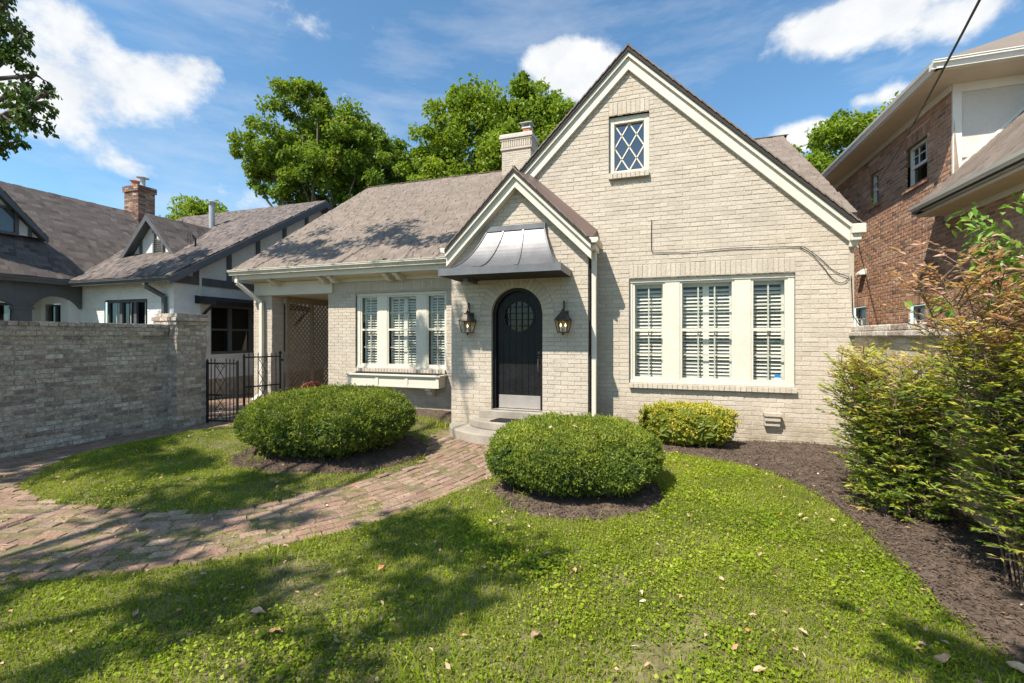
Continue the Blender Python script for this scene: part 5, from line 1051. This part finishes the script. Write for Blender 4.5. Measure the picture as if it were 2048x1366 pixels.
# clipped yews
def dome_bush(name, label, c, rx, ry, zt, zm, zb, n, lm, leaf, wid, pw=2.5, rot=0., cat='bush', lobes=(), tone=(.2, .5), rough=.05, gold=0., group=None):
    T = thing(name, label, cat, (c[0], c[1], gheight(c[0], c[1])), group); g0 = float(gheight(c[0], c[1]))
    def surf(n):
        d = rvec(n); a = np.abs(d); rz = np.where(d[:, 2] > 0, zt - zm, zm - zb)
        k = (a[:, 0]**pw + a[:, 1]**pw + a[:, 2]**pw) ** (-1/pw); q = d * k[:, None]; nn = unit(np.sign(d)*a**(pw - 1) / np.stack([np.full(n, rx), np.full(n, ry), rz], -1))
        sh_ = np.where(d[:, 2] < 0, 1 - .35*np.abs(q[:, 2])**1.6, 1)
        bump = 1 + rough*(np.sin(7*q[:, 0] + 2) * np.sin(6*q[:, 1] + 1) + .7*np.sin(13*q[:, 0] + 9*q[:, 2]) * np.sin(11*q[:, 1] + 8*q[:, 2]))
        P = np.stack([q[:, 0]*rx*sh_*bump, q[:, 1]*ry*sh_*bump, zm + q[:, 2]*rz*bump], -1); return P, nn
    P, nn = surf(n); dep = RNG.random(n)**1.8 * .13; ctr = np.array([0, 0, zm]); P = P - unit(P - ctr) * dep[:, None]
    ca, sa = math.cos(rot), math.sin(rot); Rm = np.array([[ca, -sa, 0], [sa, ca, 0], [0, 0, 1]]); P = P @ Rm.T; nn = nn @ Rm.T
    clump = np.sin(P[:, 0]*9 + 3*np.sin(P[:, 1]*5)) * np.sin(P[:, 1]*8 + P[:, 2]*11) * .5 + .5
    A = unit(nn*.55 + rvec(n)*.95 + np.array([0, 0, .2])); P = P + np.array([c[0], c[1], g0])
    big = np.sin(P[:, 0]*3.1 + 1.7*np.sin(P[:, 1]*2.3))*np.sin(P[:, 1]*2.7 + 4*P[:, 2]); rn = tone[0] + (tone[1] - tone[0])*clump + RNG.normal(0, .13, n) + .40*np.clip(nn[:, 2], -.5, 1) + .07*big - .06; rn = np.where(RNG.random(n) < .035, .98, np.clip(rn, 0, .86))  # leaf tone yellower upward: new growth, with the sunlit top put into the colour
    gap = (np.sin(P[:, 0]*11 + 2*np.sin(P[:, 2]*9)) * np.sin(P[:, 1]*12 + 3*np.sin(P[:, 0]*4)) * np.sin(P[:, 2]*10 + 1.3 + P[:, 0]*3) > .5) & (RNG.random(n) < .8); P, A, nn, rn = P[~gap], A[~gap], nn[~gap], rn[~gap]; n = len(P)
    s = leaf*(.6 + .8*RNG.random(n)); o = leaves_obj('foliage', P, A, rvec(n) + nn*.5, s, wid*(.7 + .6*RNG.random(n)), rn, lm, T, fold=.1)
    m_ = n // 40; P2, n2 = surf(m_); P2 = P2 @ Rm.T + np.array([c[0], c[1], g0]); n2 = n2 @ Rm.T; k_ = 9      # stray shoots
    ax = unit(n2 + rvec(m_)*.5 + np.array([0, 0, .5])); L_ = (leaf*.7 + leaf*1.4*RNG.random(m_)**2.5)[:, None]; tt = RNG.random((m_, k_, 1)); P3 = (P2[:, None] + (ax*L_)[:, None]*tt).reshape(-1, 3); A3 = unit(np.repeat(ax, k_, 0)*.7 + rvec(m_*k_)*.8)
    if n > 6000: leaves_obj('stray_shoots', P3, A3, rvec(m_*k_), leaf*.75, wid*.9, tone[1] + .12 + RNG.normal(0, .12, m_*k_), lm, T, fold=.1)['kind'] = 'stuff'
    Q, qn = surf(2600); Q = Q*.87; Q[:, 2] = zm + (Q[:, 2] - zm*.87)*.9; Q = Q @ Rm.T + np.array([c[0], c[1], g0]); leaves_obj('dark_inner_leaves', Q, np.cross(qn, rvec(2600)), qn, .17, .12, np.full(2600, .06), lm, T)  # inner leaf cards, all near the darkest end of the leaf tones
    b = MB()
    for k in range(9):
        t = RNG.random()*6.28; r = RNG.random()*.14; e = RNG.random()*.6 + .25; limb(b, (c[0] + r*math.cos(t), c[1] + r*math.sin(t), g0 - .05), (c[0] + rx*e*math.cos(t), c[1] + ry*e*math.sin(t), g0 + zm), .028, .01, .1, 6)
    b.build('stem', STEM, T); return T
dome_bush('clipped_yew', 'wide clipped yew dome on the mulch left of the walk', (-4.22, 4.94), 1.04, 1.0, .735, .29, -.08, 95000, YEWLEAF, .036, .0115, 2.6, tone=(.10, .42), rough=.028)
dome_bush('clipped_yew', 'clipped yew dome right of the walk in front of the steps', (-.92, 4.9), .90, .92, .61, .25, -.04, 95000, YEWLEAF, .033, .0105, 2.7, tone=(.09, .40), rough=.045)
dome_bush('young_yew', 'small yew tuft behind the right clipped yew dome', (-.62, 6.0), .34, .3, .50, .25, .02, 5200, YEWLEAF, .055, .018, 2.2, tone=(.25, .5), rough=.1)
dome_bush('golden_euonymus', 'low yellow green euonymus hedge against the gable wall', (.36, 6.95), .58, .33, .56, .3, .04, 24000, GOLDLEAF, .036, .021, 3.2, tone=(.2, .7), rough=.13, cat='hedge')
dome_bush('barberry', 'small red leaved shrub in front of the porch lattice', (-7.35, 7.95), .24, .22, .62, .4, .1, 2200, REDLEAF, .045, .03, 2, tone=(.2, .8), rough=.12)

# nandina: canes with feathery sprays, greener low and redder high
def nandina(name, label, base, height, spread, ncane, lean, dens, tops, leaf=.055, basew=.16, lo=.25, seed=1, bands=None):
    r = np.random.default_rng(seed); T = thing(name, label, 'shrub', (*base, float(gheight(*base)))); g0 = float(gheight(*base)); b = MB(); Ps, As, Ts = [], [], []
    for i in range(ncane):
        t = r.random()*6.28; bo = basew*math.sqrt(r.random()); p0 = np.array([base[0] + bo*math.cos(t), base[1] + bo*math.sin(t), g0 - .03]); h = height*(.45 + .58*r.random()**.8)
        sp = spread*math.sqrt(r.random())*(.15 + .9*(h/height)**1.3); p1 = np.array([base[0] + sp*math.cos(t) + lean[0]*h/height, base[1] + sp*math.sin(t) + lean[1]*h/height, g0 + h])
        pm = (p0 + p1)/2 + np.array([0, 0, .1*h]) - (p1 - p0)*np.array([.12, .12, 0]); pts = [(1-s)**2*p0 + 2*s*(1-s)*pm + s*s*p1 for s in np.linspace(0, 1, 9)]; b.tube(pts, .006 if r.random() > .25 else .011, 6, .003)
        for j in range(int(dens)):
            s = lo + (1 - lo)*r.random()**.85; q = (1-s)**2*p0 + 2*s*(1-s)*pm + s*s*p1; a = r.random()*6.28; L = (.13 + .2*r.random())*(.7 + .3*height/1.6); dr = np.array([math.cos(a), math.sin(a), .35 + .5*r.random() - .35*(1 - s)]); dr /= np.linalg.norm(dr); e = q + dr*L; 
            b.tube([q, (q + e)/2 + np.array([0, 0, .02]), e], .0028, 4, cap=False)
            nl = r.integers(9, 17); sd = unit(np.cross(dr, [0, 0, 1.])); u = .25 + .8*r.random(nl)
            lp = q + dr*(L*u)[:, None]; lp[:, 2] += .02; sg = np.where(r.random(nl) > .5, 1, -1)[:, None]; ax = dr*.75 + sd*sg*(.4 + .7*r.random((nl, 1))) + r.normal(0, .22, (nl, 3)); ax[:, 2] -= .12
            Ps.append(lp); As.append(ax); Ts.append(np.full(nl, r.normal(0, .11)))
    P = np.concatenate(Ps); A = np.concatenate(As); tn = np.concatenate(Ts); n = len(P); hz_ = (P[:, 2] - g0)/height
    rn = np.interp(hz_, *tops) + tn + r.normal(0, .07, n)
    Nn = r.normal(0, .45, (n, 3)); Nn[:, 2] += 1; s = leaf*(.65 + .7*r.random(n)); b.build('cane', STEM, T); leaves_obj('foliage', P, A, Nn, s, s*.33, rn, NANDLEAF, T, mid=.42); return T
nandina('nandina_shrub', 'loose nandina shrub with orange tips against the cream side wall', (2.04, 4.8), 1.40, .56, 54, (-.06, .30), 44, ([0, .3, .55, .75, .88, 1.05], [.40, .30, .33, .40, .48, .58]), .05, .2, .03, 3)
nandina('nandina_shrub', 'tall nandina shrub with reddish top at the right edge', (2.26, 3.62), 2.02, .64, 52, (.0, .0), 48, ([0, .25, .45, .58, .68, .82, 1.05], [.40, .34, .28, .36, .44, .72, .96]), .05, .2, .16, 5)
nandina('nandina_shrub', 'low bright green nandina shoots at the foot of the right wall', (2.2, 2.9), .5, .3, 5, (.0, .0), 7, ([0, .5, 1.05], [.33, .36, .42]), .06, .1, .3, 8)
# broad-leaved sapling with lime leaves above the tall nandina
def sapling():
    T = thing('sapling', 'lime green broad leaved sapling rising above the reddish nandina', 'sapling', (2.42, 3.75, 0)); b = MB(); P, A = [], []
    for tip in ((2.05, 3.95, 2.42), (2.25, 3.8, 2.50), (2.42, 3.7, 2.48), (2.2, 4.05, 2.28), (2.6, 3.5, 2.55), (2.05, 3.75, 2.28)):
        pts = limb(b, (2.42, 3.75, 1.2), tip, .012, .004, .1)
        for k in range(120):
            q = pts[RNG.integers(3, 7)] + RNG.normal(0, .055, 3); d = rvec(1)[0]; d[2] = -abs(d[2])*.6 - .25; P.append(q); A.append(d)
    limb(b, (2.42, 3.75, -.05), (2.42, 3.75, 1.25), .022, .014, .02); b.build('stem', STEM, T); n = len(P); Nn = RNG.normal(0, .5, (n, 3)); Nn[:, 2] += 1
    leaves_obj('foliage', np.array(P), np.array(A), Nn, .08*(.7 + .6*RNG.random(n)), .031, RNG.random(n), LIMELEAF, T, fold=.25, mid=.4)
sapling()
def sprig(x, y, z, label):
    T = thing('vine_sprig', label, 'vine', (x, y, z)); n = 16; P = np.array([x, y, z]) + RNG.normal(0, 1, (n, 3))*[.10, .10, .09]; b = MB(); b.tube([(x + .05, y, z - .35), (x, y, z - .1), (x - .03, y, z + .1)], .004, 5); b.build('stem', STEM, T); leaves_obj('foliage', P, rvec(n), RNG.normal(0, .5, (n, 3)) + [-.7, -.6, .4], .09, .075, RNG.random(n), LIMELEAF, T)
sprig(2.55, 5.35, 1.88, 'bright round leaved vine sprig above the side wall coping')
# seedlings in the window box
n = 260; P = np.stack([RNG.uniform(-6.45, -4.32, n), RNG.uniform(8.14, 8.34, n), np.full(n, .755)], -1); A = rvec(n); A[:, 2] = np.abs(A[:, 2]) + .3
leaves_obj('seedling_sprouts', P, A, rvec(n), .05*(.5 + RNG.random(n)), .014, RNG.random(n)*.8, REDLEAF, WB)['kind'] = 'stuff'

# ---------------------------------------------------------------- lawn
def lawn_points(n, x0, x1, y0, y1, keepfn):
    P = np.stack([RNG.uniform(x0, x1, n), RNG.uniform(y0, y1, n)], -1); q = P @ FWD; P = P[(q > 1.1) & (np.abs(P @ RT) < 1.45*np.maximum(q, .3))]; P = P[RNG.random(len(P)) < np.clip(1.15 - (P @ FWD - 2)/8, .3, 1)]; return P[keepfn(P)]
def vnoise(P, s, seed):
    a = np.random.default_rng(seed); v = 0
    for k in range(5):
        th = a.random()*6.28; f = s*(1 + .6*k); v = v + np.sin(f*(P[:, 0]*math.cos(th) + P[:, 1]*math.sin(th)) + a.random()*6.28 + 1.5*np.sin(f*.7*(P[:, 1]*math.cos(th) - P[:, 0]*math.sin(th)))) / (1 + .35*k)
    return v / 2.2
SDG = {k: sdist(GP, p) for k, p in (('island', ISLAND), ('bed', BED), ('mul_l', MUL_L), ('mul_r', MUL_R), ('mul_w', MUL_W), ('path', PATHPOLY))}
def sd(P, key):
    G = SDG[key]; i = np.clip((P[:, 0] - XS[0])/.1, 0, len(XS)-2.001); j = np.clip((P[:, 1] - YS[0])/.1, 0, len(YS)-2.001); a = i.astype(int); b = j.astype(int); u = i-a; v = j-b
    return G[b, a]*(1-u)*(1-v) + G[b, a+1]*u*(1-v) + G[b+1, a]*(1-u)*v + G[b+1, a+1]*u*v
def on_lawn(P):
    isl = sd(P, 'island'); path = (sd(P, 'path') > .03 + .09*np.clip(vnoise(P, 6, 8), -.4, 1)) & (isl < -.03 - .07*np.clip(vnoise(P, 7, 9), -.3, 1))
    ok = ~path & (sd(P, 'bed') < .02 + .03*vnoise(P, 9, 3)) & (sd(P, 'mul_l') < -.02 + .06*vnoise(P, 7, 4)) & (sd(P, 'mul_r') < -.0 + .05*vnoise(P, 8, 5)) & (sd(P, 'mul_w') < 0)
    ok &= ~((P[:, 0] < -3.45) & (P[:, 1] > 6) & (isl < 0)) & (P[:, 0] < 2.5) & (P[:, 0] > -12)
    ok &= ~((P[:, 0] > -3.5) & (P[:, 0] < -1.05) & (P[:, 1] > 6.1)) & (P[:, 1] < 8.3)
    q = P @ FWD; e = np.abs(P @ RT) / np.maximum(q, .3); return ok & (q > 1.2) & (e < 1.45)
def bare(P): return vnoise(P, 2.3, 11) + .6*vnoise(P, 6, 12)
def grass_blades(name, P, hmin, hmax, w, m, tone=0.):
    n = len(P); z = gheight(P[:, 0], P[:, 1]) - .004; B = np.stack([P[:, 0], P[:, 1], z], -1); d = rvec(n); d[:, 2] = 0; d = unit(d); h = (hmin + (hmax - hmin)*RNG.random(n)**1.6); le = .35 + .9*RNG.random(n)
    s = np.stack([-d[:, 1], d[:, 0], np.zeros(n)], -1)*(w*(.6 + .8*RNG.random(n)))[:, None]; mid = B + d*(h*le*.35)[:, None]; mid[:, 2] += h*.62; tip = B + d*(h*le)[:, None]; tip[:, 2] += h*(1.0 - .35*le)
    V = np.stack([B - s, B + s, mid + s*.8, mid - s*.8, tip], 1).reshape(-1, 3); i = np.arange(n)[:, None]*5; F = np.concatenate([i + np.array([[0, 1, 2, 3]]), i + np.array([[3, 2, 4, 4]])]); 
    F3 = np.concatenate([i + np.array([[0, 1, 2]]), i + np.array([[0, 2, 3]]), i + np.array([[3, 2, 4]])]); rn = np.clip(.42 + .28*vnoise(P, 1.8, 21) + .1*vnoise(P, 5, 22) + tone + RNG.normal(0, .17, n), 0, 1)
    o = np_mesh(name, V, F3, m, None, np.tile(rn, 3)); return tag(o, kind='stuff')
def dens_keep(P, near, far):     # fewer blades with distance
    f = P @ FWD; return np.ones(len(P), bool)
Pg = lawn_points(620000, -7.6, 2.4, .9, 8.3, on_lawn); Pg = Pg[dens_keep(Pg, 2, 8) & (bare(Pg) < .95 + RNG.normal(0, .45, len(Pg)))]
tag(grass_blades('lawn_grass', Pg, .016, .055, .0024, GRASSM), 'short patchy green grass of the front lawn', 'grass')
# broad-leaved ground cover, thick on the right side of the lawn
Pc = lawn_points(560000, -7.6, 2.4, .9, 8.3, on_lawn); cov = .10 + .34*vnoise(Pc, 2.0, 31) + .2*vnoise(Pc, 5.5, 32) + .42*np.clip((Pc[:, 0] + 1.9)/1.8, 0, 1) ; Pc = Pc[(RNG.random(len(Pc)) < cov - .35*np.clip(bare(Pc) - .4, 0, 1)) & dens_keep(Pc, 2, 8)]
def clover(P):
    n = len(P); z = gheight(P[:, 0], P[:, 1]) + .012 + .03*RNG.random(n); c = np.stack([P[:, 0], P[:, 1], z], -1); Nn = RNG.normal(0, .42, (n, 3)); Nn[:, 2] += 1; Nn = unit(Nn); a = rvec(n); U = unit(np.cross(Nn, a)); Vv = np.cross(Nn, U); r = ((.0038 + .0075*RNG.random(n)**2.4) * (1 + .45*np.clip(vnoise(P, 3.1, 45), -.6, 1)))[:, None]
    ring_ = [c + (U*math.cos(t) + Vv*math.sin(t))*r*k - Nn*r*.25*(k > .9) for t, k in ((0, .55), (.9, 1.05), (2.0, 1.0), (3.14, 1.12), (4.2, 1.0), (5.3, 1.05))]
    V = np.stack(ring_, 1).reshape(-1, 3); i = np.arange(n)[:, None]*6; F = np.concatenate([i + np.array([[0, 1, 2, 3]]), i + np.array([[0, 3, 4, 5]])]); rn = np.clip(.42 + .22*vnoise(P, 2.2, 41) + .1*vnoise(P, 7, 42) + RNG.normal(0, .17, n), 0, 1)
    return np_mesh('ground_cover', V, F, CLOVERM, None, np.tile(rn, 2))
tag(clover(Pc), 'small round leaved ground cover mixed into the lawn', 'ground cover', kind='stuff')
THATCH = leafmat('dry_thatch', [(.30,.24,.12), (.38,.31,.17), (.25,.19,.10), (.33,.30,.12)], .2)
Pt = lawn_points(150000, -7.6, 2.4, .9, 8.3, on_lawn); Pt = Pt[dens_keep(Pt, 2, 8) & (RNG.random(len(Pt)) < .05 + .55*np.clip(bare(Pt) - .3, 0, 1.0))]
tag(grass_blades('dry_thatch', Pt, .008, .03, .0026, THATCH), 'dry straw coloured thatch between the green grass', 'thatch', kind='stuff')
# weeds in the paving joints
Pw = lawn_points(140000, -7.5, -1.7, 1.4, 6.3, lambda P: (sd(P, 'path') > 0) & (sd(P, 'island') < 0)); wd = vnoise(Pw, 3.2, 51) + .8*vnoise(Pw, 8, 52); Pw = Pw[wd > .22 + .28*np.abs(Pw[:, 1] - 2.2)]
tag(grass_blades('path_weeds', Pw, .022, .05, .0032, GRASSM, .12), 'weeds growing in the joints of the brick walk', 'weeds', kind='stuff')
# taller tufts
tf = []
for (x, y, n, s) in ((-4.55, 4.12, 60, .10), (-3.9, 7.3, 120, .3), (-3.65, 7.0, 90, .2), (-1.0, 1.75, 40, .08), (.2, 2.1, 40, .09), (1.45, 2.5, 30, .06), (-2.5, 2.6, 40, .12), (-1.4, 4.0, 60, .15), (-.2, 3.55, 60, .25), (-6.9, 6.2, 120, .3)): tf.append(np.array([x, y]) + RNG.normal(0, s, (n, 2)))
tag(grass_blades('grass_tufts', np.concatenate(tf), .07, .16, .0035, GRASSM, .1), 'taller grass tufts scattered over the lawn', 'grass', kind='stuff')
# mulch chips
def chips(poly, dn, name, label):
    P = np.array(poly); x0, y0 = P.min(0); x1, y1 = P.max(0); n = int((x1 - x0)*(y1 - y0)*dn); Q = lawn_points(n, x0, x1, y0, y1, lambda q: (sdist(q, poly) > -.03) & (q @ FWD > 1)); n = len(Q); z = gheight(Q[:, 0], Q[:, 1]) + .024 + .008*RNG.random(n); A = rvec(n); A[:, 2] *= .3; Nn = RNG.normal(0, .4, (n, 3)); Nn[:, 2] += 1
    o = leaves_obj(name, np.stack([Q[:, 0], Q[:, 1], z], -1), A, Nn, .02 + .045*RNG.random(n)**2, .006 + .008*RNG.random(n), RNG.random(n), MULCHM, None, mid=.5); return tag(o, label, 'mulch', kind='stuff')
chips(BED, 2600, 'mulch_chips', 'shredded brown mulch covering the right bed'); chips(MUL_L, 2300, 'mulch_chips', 'shredded brown mulch under the left yew'); chips(MUL_R, 2600, 'mulch_chips', 'shredded brown mulch under the right yew')
# small debris nobody would count
Pd = lawn_points(900, -7.4, 2.5, 1.2, 6.5, lambda q: (q @ FWD > 1.6)); n = len(Pd); A = rvec(n); A[:, 2] *= .3; Nn = RNG.normal(0, .5, (n, 3)); Nn[:, 2] += 1
tag(leaves_obj('leaf_litter', np.stack([Pd[:, 0], Pd[:, 1], gheight(Pd[:, 0], Pd[:, 1]) + .03], -1), A, Nn, .02 + .03*RNG.random(n), .012 + .012*RNG.random(n), RNG.random(n), DRYLEAF, None), 'crumbs of dry leaf litter on the lawn and beds', 'leaf litter', kind='stuff')
# fallen leaves one can pick out
def leaf_mesh(k):
    r = np.random.default_rng(k); L = 1.; V = []; n = 7
    for i in range(n):
        t = i/(n - 1); w = .24*math.sin(math.pi*t**.8)*(1 + r.normal(0, .12)); cz = .10*math.sin(math.pi*t)*r.uniform(.4, 1.4) + r.normal(0, .02); V += [(t - .5, w, cz + .09*r.random()), (t - .5, 0, cz - .03), (t - .5, -w, cz + .09*r.random())]
    F = [(3*i + j, 3*i + j + 1, 3*i + j + 4, 3*i + j + 3) for i in range(n - 1) for j in (0, 1)]; me = bpy.data.meshes.new('fallen_leaf'); me.from_pydata(V, [], F); me.materials.append(DRYLEAF); return me
lms = [leaf_mesh(k) for k in range(7)]
def put_leaf(x, y, s, a, label, group=None, k=0, lift=.03):
    o = bpy.data.objects.new('fallen_leaf', lms[k]); C.objects.link(o); o.location = (x, y, float(gheight(x, y)) + lift); o.rotation_euler = (random.uniform(-.35, .35), random.uniform(-.3, .3), a); o.scale = (s, s, s); tag(o, label, 'leaf', group)
put_leaf(-2.18, 1.95, .085, .5, 'orange brown fallen leaf in the sunlit patch lower left', None, 4)
put_leaf(-1.95, 1.85, .09, .2, 'tan fallen leaf right of the orange one on the lawn', None, 1)
put_leaf(1.30, 2.72, .11, .6, 'large tan oval leaf on the ground cover near the mulch edge', None, 5)
put_leaf(1.62, 2.75, .12, -.6, 'pale tan leaf lying on the mulch at the lower right', None, 3)
put_leaf(-.62, 2.25, .08, 1.2, 'brown curled leaf standing on the sunny lawn', None, 2)
put_leaf(.62, 2.15, .085, -.4, 'broad brown leaf on the shaded ground cover', None, 0)
PL = lawn_points(400, -5.5, 1.7, 1.6, 5.5, on_lawn); PL = PL[:62]
for i, (x, y) in enumerate(PL): put_leaf(x, y, random.uniform(.03, .07), random.uniform(0, 6.28), 'small dry brown leaf scattered on the lawn', 'dry leaves scattered on the lawn', i % 7)
for i, (x, y, z) in enumerate(((-1.1, 4.55, .60), (-.85, 4.6, .61), (-.62, 4.35, .56), (-1.0, 4.95, .67))): put_leaf(x, y, .07, random.uniform(0, 6), 'dry leaf caught on top of the right yew', 'dry leaves caught on the yew', i, z - float(gheight(x, y)) + .05)
